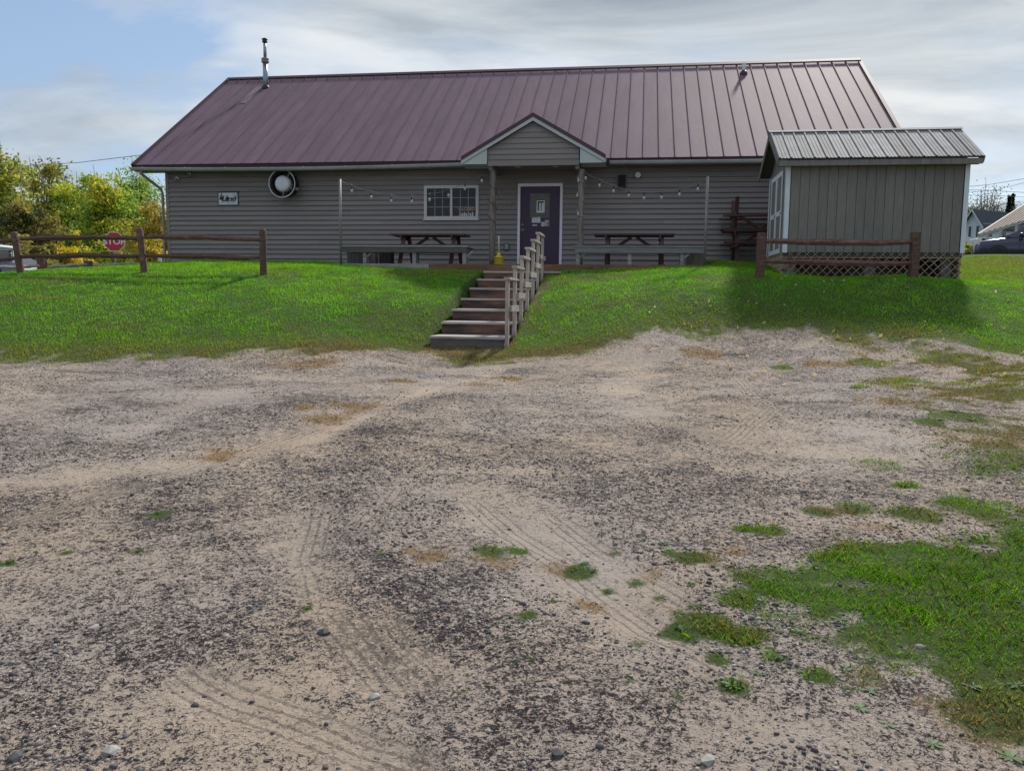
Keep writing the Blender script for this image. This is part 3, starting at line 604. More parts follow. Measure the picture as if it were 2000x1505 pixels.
# things fixed to the wall
a, z = inB(447, 388.5, VW)
sg = thing('wall_sign', 'small white wall sign with pine trees, antlers and dark script lettering', 'sign', bw(a, VW-.03, z), RZ)
B(-.30, .30, -.012, .003, -.185, .185).obj('sign_border', M_ink, sg)
B(-.275, .275, -.016, -.0125, -.16, .16).obj('sign_board', mat('sign_face', (.52, .56, .60), .5, var=.22, scale=6), sg)
put_text(text_mesh('Larso', .185, M_ink, .35, .0015, .006), sg, (.02, -.0195, -.005))
for x, h in ((-.19, .18), (-.15, .11), (-.225, .09), (-.03, .10), (.0, .08)):
    MB().prism([(x-.03, -.03), (x+.03, -.03), (x+.012, h*.45), (x+.018, h*.45), (x, h), (x-.018, h*.45), (x-.012, h*.45)], 'y', -.0185, -.0165).obj('pine_emblem', M_ink, sg)
MB().add([(.19, -.019, .0), (.225, -.019, .0), (.245, -.019, .08), (.235, -.019, .08), (.20, -.019, .03), (.18, -.019, .08), (.172, -.019, .075)], [(0, 1, 2, 3, 4, 5, 6)]).obj('antler_emblem', M_ink, sg)
B(-.12, .20, -.0185, -.0165, -.062, -.052).obj('underline', M_ink, sg)
for x0, x1 in ((-.2, -.1), (-.07, .05), (.09, .21)): B(x0, x1, -.0185, -.0165, -.1, -.085).obj('small_print', mat('faded_ink', (.12, .14, .18), .6), sg)
a, z = inB(553, 359, VW-.3)
fan = thing('exhaust_fan', 'round wall exhaust fan with dark housing, pale ring and grey dome cover', 'exhaust fan', bw(a, VW-.03, z), RZ)
MB().lathe([(.30, 0.0), (.33, -.02), (.345, -.30), (.36, -.32), (.36, -.335), (.335, -.335), (.32, -.30), (.30, -.02)], 36, (0, 0, 0), 'y').obj('housing', mat('black_fan_housing', (.02, .02, .025), .5), fan)
MB().add([(0, -.05, 0)] + [(.31*math.cos(i*math.pi/18), -.05, .31*math.sin(i*math.pi/18)) for i in range(36)], [(0, i+1, (i+1) % 36+1) for i in range(36)]).obj('back_plate', M_black, fan)
rg = MB(); n_ = 48
vs = [(r*math.cos(2*math.pi*i/n_), y, r*math.sin(2*math.pi*i/n_)) for i in range(n_) for r, y in ((.352, -.338), (.372, -.338), (.372, -.352), (.352, -.352))]
rg.add(vs, [(i*4+j, i*4+(j+1) % 4, ((i+1) % n_)*4+(j+1) % 4, ((i+1) % n_)*4+j) for i in range(n_) for j in range(4)]); rg.obj('ring', mat('pale_metal_ring', (.45, .44, .43), .4, metal=.5), fan)
MB().lathe([(.02, -.36), (.13, -.352), (.19, -.33), (.215, -.28), (.215, -.14), (.2, -.06)], 32, (-.01, 0, .0), 'y').obj('dome_cover', mat('brushed_grey_cover', (.58, .62, .68), .6, metal=.0, var=.15, scale=4), fan)
for an in (-.5, -1.5, .9): MB().bar((.2*math.cos(an), -.3, .2*math.sin(an)), (.36*math.cos(an), -.345, .36*math.sin(an)), .018, .018).obj('bracket', M_galv, fan)
B(.33, .41, -.27, -.18, -.17, -.10).obj('motor_box', M_galv, fan)
for px, py, lab in ((347, 351, 'white dome security camera under the eave, nearer the building corner'), (371, 343, 'small round security camera under the eave, right of the corner one')):
    a, z = inB(px, py, VW); t = thing('security_camera', lab, 'camera', bw(a, VW-.02, z), RZ, 'eave cameras')
    MB().lathe([(.05, 0), (.05, -.03)], 14, (0, 0, .03), 'y').obj('mount', M_white, t)
    MB().bar((0, -.03, .03), (.0, -.10, .0), .025, .025).obj('bracket', M_gut, t)
    MB().lathe([(.02, -.2), (.04, -.19), (.045, -.08), (.03, -.06)], 12, (0, 0, -.015), 'y').obj('camera_body', M_gut, t)
    MB().lathe([(.022, -.207), (.03, -.195)], 10, (0, 0, -.015), 'y').obj('lens', M_black, t)
a, z = inB(1215, 355, VW); t = thing('wall_speaker', 'black loudspeaker box mounted high on the wall right of the door', 'speaker', bw(a, VW-.03, z), RZ)
B(-.10, .10, -.16, -.02, -.15, .15).obj('cabinet', M_black, t); B(-.085, .085, -.166, -.161, -.135, .135).obj('grille', mat('speaker_cloth', (.012, .012, .014), .95), t); B(-.03, .03, -.02, .005, -.05, .05).obj('bracket', M_black, t)
a, z = inB(1246, 344, VW); t = thing('flood_lamp', 'small white flood lamp on the wall right of the black speaker', 'lamp', bw(a, VW-.03, z), RZ)
MB().lathe([(.05, .002), (.05, -.03)], 12, (0, 0, .03), 'y').obj('base_plate', M_black, t); MB().lathe([(.03, -.02), (.045, -.07), (.075, -.15), (.07, -.17)], 14, (0, 0, 0), 'y').obj('lamp_head', M_bulb, t)
a, z = inB(990, 482, VW); t = thing('outlet_box', 'grey weatherproof outlet box low on the wall left of the door', 'outlet', bw(a, VW-.03, z), RZ)
B(-.07, .07, -.03, .005, -.09, .09).obj('box', mat('dark_outlet', (.09, .09, .1), .6), t); B(-.045, .045, -.05, -.031, -.065, .065).obj('cover', mat('blue_grey_cover', (.22, .29, .33), .4), t)
a, z = inB(912, 413, VW+.04)
t = thing('closed_sign', 'paper CLOSED sign standing inside the right window pane', 'sign', bw(a, VW+.0105, z), RZ)
B(-.2, .2, -.0005, .0012, -.13, .13).obj('card', mat('sign_card', (.05, .05, .05), .7), t)
put_text(text_mesh('CLOSED', .12, mat('orange_letters', (.5, .27, .2), .6), 0, .0005, .003), t, (0, -.0015, .06))
for i in range(7): B(-.19+i*.055, -.155+i*.055, -.0022, -.0008, -.12, -.02-.03*(i % 2)).obj('pale_figure', mat('sign_white', (.55, .56, .55), .6), t)

# ------------------------------------------------------------------ deck, stairs
DZ = 2.30; DF = -2.62
dk = thing('deck', 'low wooden deck in front of the door with brown rim board', 'deck', bw(10.9, DF, 2.0), RZ)
X0, X1 = 6.72-10.9, 15.1-10.9
yb = .012
while yb < .44-DF-.15:
    B(X0, X1, yb, yb+.138, DZ-2.0-.036, DZ-2.0).obj('deck_board', M_bench, dk); yb += .144
for x0, x1, m, d in ((X0, 8.9-10.9, M_bench, .10), (8.9-10.9+.003, 12.6-10.9, M_rim, .165), (12.6-10.9+.003, X1, M_rim, .14)):
    B(x0, x1, -.03, .008, DZ-2.0-.04-d, DZ-2.0-.003).obj('rim_board', m, dk)
for x in np.linspace(X0+.1, X1-.1, 7):
    for y in (.15, 2.6): B(x-.045, x+.045, y, y+.09, -.25, DZ-2.0-.037).obj('deck_post', M_rim, dk)
ST = 10.90; SV = -7.94; RUN = .79; SW = .6; TZs = [.93, 1.14, 1.345, 1.54, 1.745, 1.94, 2.125]
st = thing('staircase', 'wooden box-step staircase with stepped handrail climbing the grass bank', 'staircase', bw(ST, SV, .7), RZ)
for i, tz in enumerate(TZs):
    y0 = i*RUN; y1 = y0+RUN; w1 = SW if i < 6 else 1.02
    w0 = -SW if i < 6 else -.62
    if i == 6: y1 = DF-SV-.035
    B(w0-.015, w1+.015, y0-.03, y0+(y1-y0)/2-.003, tz-.7-.038, tz-.7).obj('tread', M_tread, st); B(w0-.015, w1+.015, y0+(y1-y0)/2+.003, y1+.0, tz-.7-.038, tz-.7).obj('tread', M_tread, st)
    B(w0, w1, y0-.004, y0+.034, (TZs[i-1] if i else .66)-.7+.002, tz-.7-.040).obj('riser', M_riser if i else mat('grey_bottom_riser', (.12, .105, .10), .85, var=.4, scale=3, stretch=(1, 5, 5)), st)
    for sx in (w0+.001, w1-.039): B(sx, sx+.038, y0+.037, y1-.006, tz-.7-.30, tz-.7-.041).obj('side_board', M_riser, st)
for i in range(7):
    tz = TZs[min(i, 5)]; y = i*RUN-.02
    zt = tz+.905 if i < 6 else TZs[5]+.905
    zb = min(TZs[max(i-1, 0)]-.32, gz(*(bw(ST+.65, SV+y)[:2]))-.15)
    B(SW+.02, SW+.075, y-.045, y+.045, zb-.7, zt-.7-.001).obj('rail_post', M_rail, st)
    if i < 6:
        B(SW-.0, SW+.095, y-.075, y+RUN+.05, zt-.7, zt-.7+.042).obj('handrail', M_tread, st)
        B(SW+.077, SW+.115, y+.03, y+RUN+.05, zt-.7-.50, zt-.7-.405).obj('mid_rail', M_tread, st)

# ------------------------------------------------------------------ deck furniture
def bench(a0, a1, label, apron, legs):
    t = thing('bench', label, 'bench', bw((a0+a1)/2, -2.3, DZ), RZ, 'plank benches along the deck edge'); h = (a1-a0)/2
    B(-h, h, -.20, -.005, .385, .42).obj('seat_plank', M_bench, t); B(-h, h, .005, .20, .385, .42).obj('seat_plank', M_bench, t)
    B(-h+.03, h-.03, -.185, -.15, .26, .383).obj('apron', apron, t); B(-h+.03, h-.03, .15, .185, .26, .383).obj('apron', apron, t)
    for x in legs:
        for y in (-.147, .065): B(x-.04, x+.04, y, y+.085, 0, .384).obj('leg', M_bench, t)
    for x in legs[::2]: MB().bar((x+.045, -.1, .16), (x+.2, -.1, .3), .04, .05).obj('brace', M_bench, t)
    return t
bench(6.74, 9.77, 'long weathered plank bench on the deck edge left of the stairs', mat('dark_apron', (.10, .09, .085), .85, var=.3, scale=4, stretch=(1, 8, 8)), [-.93, .25, 1.42])
bench(12.16, 15.02, 'long weathered plank bench on the deck edge right of the stairs', mat('blue_grey_apron', (.17, .18, .19), .85, var=.3, scale=4, stretch=(1, 8, 8)), [-1.34, -.2, .93])
def picnic(ws=1.):
    t = thing('picnic_table', 'x', 'table', (0, 0, 0), RZ, 'red-brown picnic tables')
    for i in range(5): B(-.915, .915, (-.36+i*.1455)*ws, (-.36+i*.1455+.138)*ws, .715, .753).obj('top_plank', M_red, t)
    for s in (-1, 1):
        for j in (0, 1): B(-.915, .915, (s*.63-.135+j*.138)*ws, (s*.63-.135+j*.138+.13)*ws, .425, .462).obj('seat_plank', M_red, t)
    for x in (-.62, .62):
        B(x-.045, x-.007, -.36*ws, .36*ws, .625, .713).obj('top_cleat', M_red, t); B(x-.045, x-.007, -.76*ws, .76*ws, .335, .423).obj('seat_support', M_red, t)
        for s in (-1, 1): MB().bar((x+.015, s*.62*ws, .0), (x+.015, s*.2*ws, .712), .04, .09, (1, 0, 0)).obj('leg', M_red, t)
        MB().bar((math.copysign(.06, x), 0, .69), (math.copysign(.55, x), 0, .37), .04, .07).obj('brace', M_red, t)
    return t
p1 = picnic(); p1.location = bw(8.59, -1.25, DZ); p1['label'] = 'red-brown picnic table under the window behind the left bench'
p2 = copy_thing(p1); p2.location = bw(13.47, -1.25, DZ); p2['label'] = 'red-brown picnic table behind the right bench, right of the door'
p3 = picnic(.7); zg = max(gz(*(bw(15.9, -.2)[:2])), gz(*(bw(17., -.2)[:2])))
p3.location = bw(16.5, -.2, zg-.02); p3['label'] = 'red-brown picnic table upright beside the shed, with another stacked on it'
p4 = copy_thing(p3); p4.location = bw(16.46, -.2, zg-.02+.755*2); p4.rotation_euler = (math.pi, 0, RZ); p4['label'] = 'upturned picnic table with legs in the air, stacked on another by the shed'
def crate(px0, px1, py0, v, d, label, m, zb=DZ):
    a0, zt = inB(px0, py0, v); a1, _ = inB(px1, py0, v); t = thing('wooden_box', label, 'box', bw((a0+a1)/2, v, zb), RZ, 'boxes under the benches'); h = (a1-a0)/2; H = zt-zb
    for i in range(3): B(-h+2*h*i/3+.003, -h+2*h*(i+1)/3-.003, 0, .02, .0, H-.025).obj('front_board', m, t)
    for s in (-h, h-.02): B(s, s+.02, .022, d-.022, 0, H-.025).obj('side_board', m, t)
    B(-h, h, d-.02, d, 0, H-.025).obj('back_board', m, t); B(-h-.015, h+.015, -.01, d+.01, H-.023, H).obj('lid', m, t)
M_c1 = mat('grey_box_wood', (.10, .095, .09), .9, var=.35, scale=5, stretch=(6, 6, 1.5), rnd=.2); M_c2 = mat('tan_box_wood', (.17, .145, .115), .9, var=.35, scale=5, stretch=(6, 6, 1.5), rnd=.2)
crate(678, 701, 489, -1.9, .28, 'grey wooden box under the left end of the left bench', M_c1)
crate(740, 763, 490, -1.9, .28, 'darker wooden box under the left bench, beside the picnic table', mat('dark_box_wood', (.05, .047, .047), .9, var=.3, scale=5))
crate(719, 733, 489, -1.75, .24, 'narrow tan wooden box between the two boxes under the left bench', M_c2)
crate(1342, 1376, 487, -1.95, .3, 'tan wooden box under the right end of the right bench', M_c2)
a, z = inB(1335, 488, -1.95); t = thing('concrete_block', 'small grey concrete block under the right bench beside the tan box', 'block', bw(a, -1.95, DZ), RZ)
cbm = mat('grey_concrete', (.28, .28, .28), .9, var=.2, scale=8, bump=.3)
B(-.075, .075, 0, .035, 0, .38).obj('block_face', cbm, t); B(-.075, .075, .16, .195, 0, .38).obj('block_face', cbm, t)
for z_ in (.0, .17, .345): B(-.075, .075, .037, .158, z_, z_+.035).obj('block_web', cbm, t)
a, z = inB(974, 512, -.95); t = thing('ash_bin', 'yellow bucket-shaped ash bin with tall pale neck beside the left porch post', 'ash bin', bw(a, -.95, DZ), RZ)
M_yel = mat('yellow_plastic', (.62, .45, .02), .45, var=.08)
MB().lathe([(.105, 0), (.112, .02), (.118, .22), (.125, .225), (.125, .245), (.105, .25)], 22).obj('bucket', M_yel, t)
MB().lathe([(.1, .25), (.06, .265), (.045, .30), (.03, .33), (.02, .36)], 18).obj('cone_lid', M_yel, t)
MB().lathe([(.019, .34), (.017, .74), (.010, .75)], 10).obj('neck_tube', mat('pale_yellow_tube', (.6, .53, .33), .5), t)

# string lights
def string(name, label, x_list, v0, v1, px0, px1, ends):
    t = thing(name, label, 'string lights', (0, 0, 0))
    def vx(x): return v0+(v1-v0)*(x-px0)/(px1-px0)
    pts = []
    for x, y in ends[:1] + [(x, y-12) for x, y in x_list] + ends[1:]:
        a, z = inB(x, y, vx(x)); pts.append(bw(a, vx(x), z))
    fine = []
    for i in range(len(pts)-1):
        for k in range(4):
            f = k/4; p = pts[i]*(1-f)+pts[i+1]*f; p = p.copy(); p[2] -= .03*4*f*(1-f); fine.append(p)
    fine.append(pts[-1])
    MB().tube(fine, .006, 5).obj('cord', mat('grey_cord', (.14, .14, .135), .7), t)
    for x, y in x_list:
        a, z = inB(x, y, vx(x)); p = bw(a, vx(x), z)
        b = MB().lathe([(.012, -.05), (.026, -.025), (.03, .0), (.024, .03), (.015, .045)], 10, tuple(p)).obj('bulb', M_bulb, t)
        MB().lathe([(.018, .042), (.02, .09), (.008, .10), (.006, .165)], 8, tuple(p)).obj('socket', M_black, b)
string('string_lights', 'string of clear bulbs from the left pole to the left porch post', [(687, 373), (725, 385.5), (764, 392.5), (804, 394), (839, 390), (876, 381.5), (908, 368), (941, 353)], -2.5, -.75, 664, 952, [(665, 351), (952, 340)])
string('string_lights', 'string of clear bulbs from the right porch post to the right pole', [(1144, 348), (1171, 362), (1198, 373), (1228, 382), (1258, 386.5), (1292, 385.5), (1327, 380), (1363, 369.5)], -.75, -2.5, 1138, 1381, [(1138, 332), (1381, 348)])
for px, py, lab in ((664, 350, 'thin metal light pole at the left end of the left bench'), (1382, 346, 'thin metal light pole at the right end of the right bench')):
    a, z = inB(px, py, -2.72); p = bw(a, -2.72); zb = gz(p[0], p[1])-.05; t = thing('light_pole', lab, 'pole', (p[0], p[1], zb), RZ, 'string light poles')
    MB().lathe([(.028, 0), (.027, z-zb)], 10).obj('pole', mat('pole_metal', (.20, .20, .19), .5, metal=.3, var=.2), t); MB().tube([(0, 0, z-zb-.02), (.0, .03, z-zb+.02), (.03, .05, z-zb)], .007, 5).obj('hook', M_galv, t)
for a, lab, ph in ((10.0, 'loose cord wound round the left porch post with a few bulbs', 0), (12.17, 'loose cord wound round the right porch post with a few bulbs', 2)):
    pts = [bw(a+.1*math.cos(ph+i*.55), PF+.19+.1*math.sin(ph+i*.55), 4.55-i*.035+.02*math.sin(i*1.3)) for i in range(34)]
    t = thing('wound_cord', lab, 'cord', bw(a, PF+.19, 3.4)); MB().tube([p-bw(a, PF+.19, 3.4) for p in pts], .007, 5).obj('cord', M_cord if ph else mat('dark_cord', (.03, .03, .03), .7), t)
    for i in (4, 15, 27):
        p = pts[i]-bw(a, PF+.19, 3.4); d = np.array([p[0], p[1], 0])*.25
        MB().lathe([(.012, -.06), (.026, -.035), (.028, -.01), (.014, .02), (.014, .05)], 8, tuple(p+d)).obj('bulb', M_bulb, t)
pts = []
for x, y in [(966, 365), (975, 376), (985, 392), (993, 401), (999, 398), (1004, 384), (1007, 364)]:
    a, z = inB(x, y, VW-.06); pts.append(bw(a, VW-.06, z))
t = tag(MB().tube(pts, .008, 6).obj('hanging_cord', M_cord), 'pale cord hanging in a loop on the wall left of the door', 'cord')

# ------------------------------------------------------------------ shed
SX, SY, SD, SL_ = 16.55, -2.96, 2.16, 3.5
Z0, Z1 = 2.57, 4.40
M_t1 = mat('olive_grey_shed_board', (.168, .162, .145), .75, var=.16, scale=3, stretch=(6, 6, 1), bump=.15, bscale=10, rnd=.07)
M_shw = mat('shed_white_trim', (.60, .66, .70), .6, var=.1, scale=4)
shed = thing('garden_shed', 'small olive-grey board shed with ribbed metal roof, white corners and lattice skirt', 'shed', bw(SX, SY, 2.0), RZ)
o = 2.0
core = MB(); core.box(.02, SL_-.02, .022, .05, Z0-o, Z1-o).box(.02, SL_-.02, SD-.05, SD-.02, Z0-o, Z1-o).box(.022, .05, .052, SD-.052, Z0-o, Z1-o).box(SL_-.05, SL_-.02, .052, SD-.052, Z0-o, Z1-o); core.box(.02, SL_-.02, .02, SD-.02, Z0-o-.1, Z0-o-.002)
score = core.obj('wall', mat('shed_groove', (.06, .058, .05), .85), shed)
nb = 18; bwid = (SL_-.18)/nb
for i in range(nb):
    B(.09+i*bwid+.004, .09+(i+1)*bwid-.004, .0, .02, Z0-o-.01, Z1-o).obj('wall_board', M_t1, score)
for i in range(11):
    w = SD/11; B(.0, .02, i*w+.004+(.09 if i == 0 else 0), (i+1)*w-.004, Z0-o-.01, Z1-o).obj('wall_board', M_t1, score); B(SL_-.02, SL_, i*w+.004+(.09 if i == 0 else 0), (i+1)*w-.004, Z0-o-.01, Z1-o).obj('wall_board', M_t1, score)
for x in (.02, SL_-.05): MB().prism([(.03, Z1-o+.002), (SD-.03, Z1-o+.002), (SD/2, 5.10-o)], 'x', x, x+.03).obj('gable_board', M_t1, shed)
for x, y in ((-.012, -.014), (SL_-.076, -.014)):
    B(x, x+.088, y, y+.012, Z0-o-.02, Z1-o-.05).obj('corner_trim', M_shw, shed)
for x in (-.013, SL_+.001): B(x, x+.012, -.001, .085, Z0-o-.02, Z1-o-.05).obj('corner_trim', M_shw, shed)
B(-.013, -.001, SD-.085, SD, Z0-o-.02, Z1-o-.05).obj('corner_trim', M_shw, shed)
for j, (y0, y1) in enumerate(((.36, 1.06), (1.075, 1.775))):     # double door on the gable end
    dr = B(-.012, -.001, y0, y1, .56, 2.28).obj('shed_door', M_t1, shed)
    for ya in (y0, y1-.075): B(-.026, -.013, ya, ya+.075, .56, 2.28).obj('door_stile', M_shw, dr)
    for z_ in (.56, 1.36, 2.18): B(-.026, -.013, y0+.077, y1-.077, z_, z_+.1).obj('door_rail', M_shw, dr)
    B(-.034, -.027, y0+.02, y0+.10, 1.38, 1.42).obj('hinge', M_black, dr)
# shed roof
ey_, ez, ry, rz_ = -.26, 4.44-o, SD/2, 5.215-o
PH2 = math.atan2(rz_-ez, ry-ey_); SL2 = math.hypot(rz_-ez, ry-ey_); c2_, s2_ = math.cos(PH2), math.sin(PH2)
def sl2(s, n): return (ey_+s*c2_-n*s2_, ez+s*s2_+n*c2_)
RX0, RX1 = -.22, 3.67
rb = MB()
for flip in (0, 1):
    q = [sl2(.01, -.012), sl2(SL2, -.012), sl2(SL2, -.06), sl2(.01, -.06)]
    if flip: q = [(SD-y, z_) for y, z_ in q]
    rb.prism(q, 'x', RX0+.01, RX1-.01)
srf = rb.obj('shed_roof', mat('shed_roof_underside', (.10, .095, .08), .8), shed)
NS = 17; pw2 = (RX1-RX0)/NS
prof = [(0, .0), (.012, .022), (.034, .022), (.046, 0), (.085, 0), (.092, .007), (.104, .007), (.111, 0), (.15, 0), (.157, .007), (.169, .007), (.176, 0), (pw2, 0)]
for flip in (0, 1):
    vs = []; n_ = len(prof)
    for s in (-.03, SL2-.01):
        for x, h in prof:
            y, z_ = sl2(s, h-.008); vs.append((x, SD-y if flip else y, z_))
    for s in (-.03, SL2-.01):
        for x, h in prof:
            y, z_ = sl2(s, h-.0115); vs.append((x, SD-y if flip else y, z_))
    fs = [(i, i+1, n_+i+1, n_+i) for i in range(n_-1)] + [(2*n_+i, 3*n_+i, 3*n_+i+1, 2*n_+i+1) for i in range(n_-1)] + [(i, 2*n_+i, 2*n_+i+1, i+1) for i in range(n_-1)]
    me = MB().add(vs, fs).mesh('roof_panel', M_galv)
    for i in range(NS): place(me, 'roof_panel', srf, (RX0+i*pw2, 0, 0))
rc2 = MB()
for flip in (0, 1):
    q = [sl2(SL2-.10, .018), sl2(SL2+.012, .018), sl2(SL2+.012, .022), sl2(SL2-.10, .022)]
    if flip: q = [(SD-y, z_) for y, z_ in q]
    rc2.prism(q, 'x', RX0-.02, RX1+.02)
rc2.obj('ridge_cap', M_galv, srf)
for x in (RX0-.012, RX1-.012):
    for flip in (0, 1):
        q = [sl2(-.02, -.02), sl2(SL2, -.02), sl2(SL2, -.15), sl2(-.02, -.15)]
        if flip: q = [(SD-y, z_) for y, z_ in q]
        MB().prism(q, 'x', x, x+.022).obj('barge_board', M_t1, srf)
NF = 20
for i in range(NF):
    x0 = RX0+.02+i*(RX1-RX0-.04)/NF; x1 = RX0+.02+(i+1)*(RX1-RX0-.04)/NF
    B(x0+.002, x1-.002, ey_+.012, ey_+.03, ez-.17, ez-.06).obj('fascia_board', M_t1, srf)
B(RX0+.02, RX1-.02, ey_+.035, -.002, ez-.15, ez-.135).obj('soffit', M_t1, srf)
# lattice
M_lat = mat('tan_lattice', (.36, .285, .20), .85, var=.25, scale=8, rnd=.12)
def lattice(fn, length, zb, zt, name_parent):
    H = zt-zb; st_ = .165; n = int((length+H)/st_)+1
    for sg_ in (1, -1):
        for i in range(n):
            x0 = i*st_ - (H if sg_ > 0 else 0); x1 = x0 + sg_*H + (0 if sg_ > 0 else 0)
            if sg_ < 0: x0, x1 = i*st_, i*st_-H
            p = [(x0, zb), (x1, zt)]
            (xa, za), (xb, zb2) = p
            def clip(x):  # z at x
                return za+(zb2-za)*(x-xa)/(xb-xa)
            lo, hi = max(0, min(xa, xb)), min(length, max(xa, xb))
            if hi-lo < .03: continue
            q0 = (lo, clip(lo)); q1 = (hi, clip(hi)); off = -.004 if sg_ > 0 else .005
            MB().bar(fn(q0[0], off, q0[1]), fn(q1[0], off, q1[1]), .008, .048, fn(0, 1, 0, True)).obj('lattice_slat', M_lat, name_parent)
sk = MB(); sk.box(.03, SL_-.03, .028, .06, Z0-o-.13, Z0-o-.102).box(SL_-.06, SL_-.02, .061, SD-.04, -.25, Z0-o-.11).box(.06, SL_-.062, SD-.04, SD-.01, -.25, Z0-o-.11)
skirt = sk.obj('skirt_frame', M_lat, shed)
zlo = -.02
def fnf(x, off, z_, vec=False):
    if vec: return (0, 1, 0)
    return (x+.02, -.0+off+.01, z_)
lattice(fnf, SL_-.04, zlo, Z0-o-.012, skirt)
def fnl(x, off, z_, vec=False):
    if vec: return (1, 0, 0)
    return (.012+off, x+.03, z_)
lattice(fnl, SD-.1, .12, Z0-o-.012, skirt)
for x in (.1, 1.7, 3.2):
    for y in (.3, 1.8): B(x, x+.2, y, y+.2, -.3, Z0-o-.104).obj('pier_block', cbm, shed)

# ------------------------------------------------------------------ fences
def rail(a, b, m, parent, r=.05, seed=0, name='rail'):
    a = Vector(a); b = Vector(b); rn = random.Random(seed); n = 9
    pts = []; rr = []
    for i in range(n):
        f = i/(n-1); p = a.lerp(b, f) + Vector((0, rn.uniform(-.008, .008), rn.uniform(-.013, .013) + .018*math.sin(math.pi*f*1.3+seed))); pts.append(p); rr.append(r*(.8+.35*math.sin(math.pi*f))*rn.uniform(.82, 1.15))
    q = MB().tube(pts, rr, 6); q.sm = [False]*len(q.sm); return q.obj(name, m, parent)
def post(p, h, m, parent, w=.07, lean=(0, 0), seed=0, name='post'):
    rn = random.Random(seed); z0 = -.3; pts = [(p[0]+lean[0]*f, p[1]+lean[1]*f, p[2]+z0*(1-f)+h*f) for f in (0, .25, .5, .75, .97, 1)]
    return MB().tube(pts, [w*rn.uniform(.95, 1.08) for _ in range(5)]+[w*.8], 7).obj(name, m, parent)
pl = []
for px, pb, pt_, Y, ln in [(36, 533, 453, 16.6, (-.13, 0)), (277, 532, 445, 16.3, (-.10, .0)), (515, 535, 447, 16.0, (0, 0))]:
    b = atY(px+(8 if ln[0] else 0), pb, Y); tp = atY(px, pt_, Y); b[2] = gz(b[0], b[1]); pl.append((b, tp[2]-b[2], ln))
b0 = atY(-215, 534, 16.9); pl.insert(0, (np.array([b0[0], b0[1], gz(b0[0], b0[1])]), .85, (0, 0)))
fl_ = thing('rail_fence', 'brown split-rail fence on the lawn left of the deck', 'fence', pl[1][0])
for i, (b, h, ln) in enumerate(pl): post(b-pl[1][0], h, M_fence, fl_, .068, ln, i)
for i in range(3):
    for hh0, hh1 in ((.68, .69), (.31, .34)) if i else ((.66, .66), (.27, .31)):
        a = pl[i][0]-pl[1][0]; b = pl[i+1][0]-pl[1][0]
        rail(a+np.array([-.0, -.0, pl[i][1]*.02+hh0]), b+np.array([-.04, 0, hh1]), M_fence, fl_, .052, i*7+int(hh0*100))
pr = []
for px, Y in ((1484, 15.7), (1783, 15.2)):
    b = atY(px, 541, Y); tp = atY(px, 454, Y); b[2] = gz(b[0], b[1]); pr.append((b, tp[2]-b[2]))
fr_ = thing('rail_fence', 'short brown split-rail fence section in front of the shed', 'fence', pr[0][0])
for b, h in pr:
    p = b-pr[0][0]; B(p[0]-.07, p[0]+.07, p[1]-.065, p[1]+.065, p[2]-.3, p[2]+h).obj('post', M_fence, fr_)
for hh in (.66, .28): rail((.0, 0, hh), pr[1][0]-pr[0][0]+np.array([0, 0, hh]), M_fence, fr_, .055, int(hh*50))
# low log barrier beyond the left fence
lb = thing('log_barrier', 'low bleached log barrier with short brown posts beyond the left fence', 'barrier', atY(80, 528, 19.5))
LB0 = atY(80, 528, 19.5); M_log = mat('bleached_log', (.38, .33, .27), .85, var=.3, scale=4, stretch=(1, 6, 6))
qs = [atY(-40, 521, 18.5), atY(82, 520, 19.5), atY(172, 518, 21.), atY(326, 515, 23.3)]
for i in range(3): rail(qs[i]-LB0, qs[i+1]-LB0, M_log, lb, .045, i+3, 'log')
for q, tpx in ((qs[1], (82, 503)), (qs[2], (172, 509))):
    tp = atY(*tpx, q[1]); g = gz(q[0], q[1]); B(q[0]-LB0[0]-.08, q[0]-LB0[0]+.08, q[1]-LB0[1]-.07, q[1]-LB0[1]+.07, g-LB0[2]-.3, tp[2]-LB0[2]).obj('post', M_fence, lb)

# ------------------------------------------------------------------ background left
t_ = atY(223, 472, 31.7); g = gz(t_[0], t_[1])
ss = thing('stop_sign', 'red octagonal STOP sign on a metal post behind the left fence', 'sign', (t_[0], t_[1], g), math.radians(12))
zc = t_[2]-g
oc = [(math.cos(math.pi/8+i*math.pi/4), math.sin(math.pi/8+i*math.pi/4)) for i in range(8)]
def octa(r, y0, y1): return MB().prism([(r*x, zc+r*y_) for x, y_ in oc], 'y', y0, y1)
octa(.405, -.004, .0).obj('sign_border', mat('sign_white_border', (.7, .7, .7), .4), ss); octa(.375, -.008, -.0045).obj('sign_face', mat('stop_red', (.5, .012, .03), .4, var=.05), ss)
put_text(text_mesh('STOP', .33, mat('sign_white_border', 0), 0, .001, .008), ss, (0, -.0105, zc))
B(-.03, .03, .001, .04, -.3, zc+.3).obj('post', M_galv, ss)
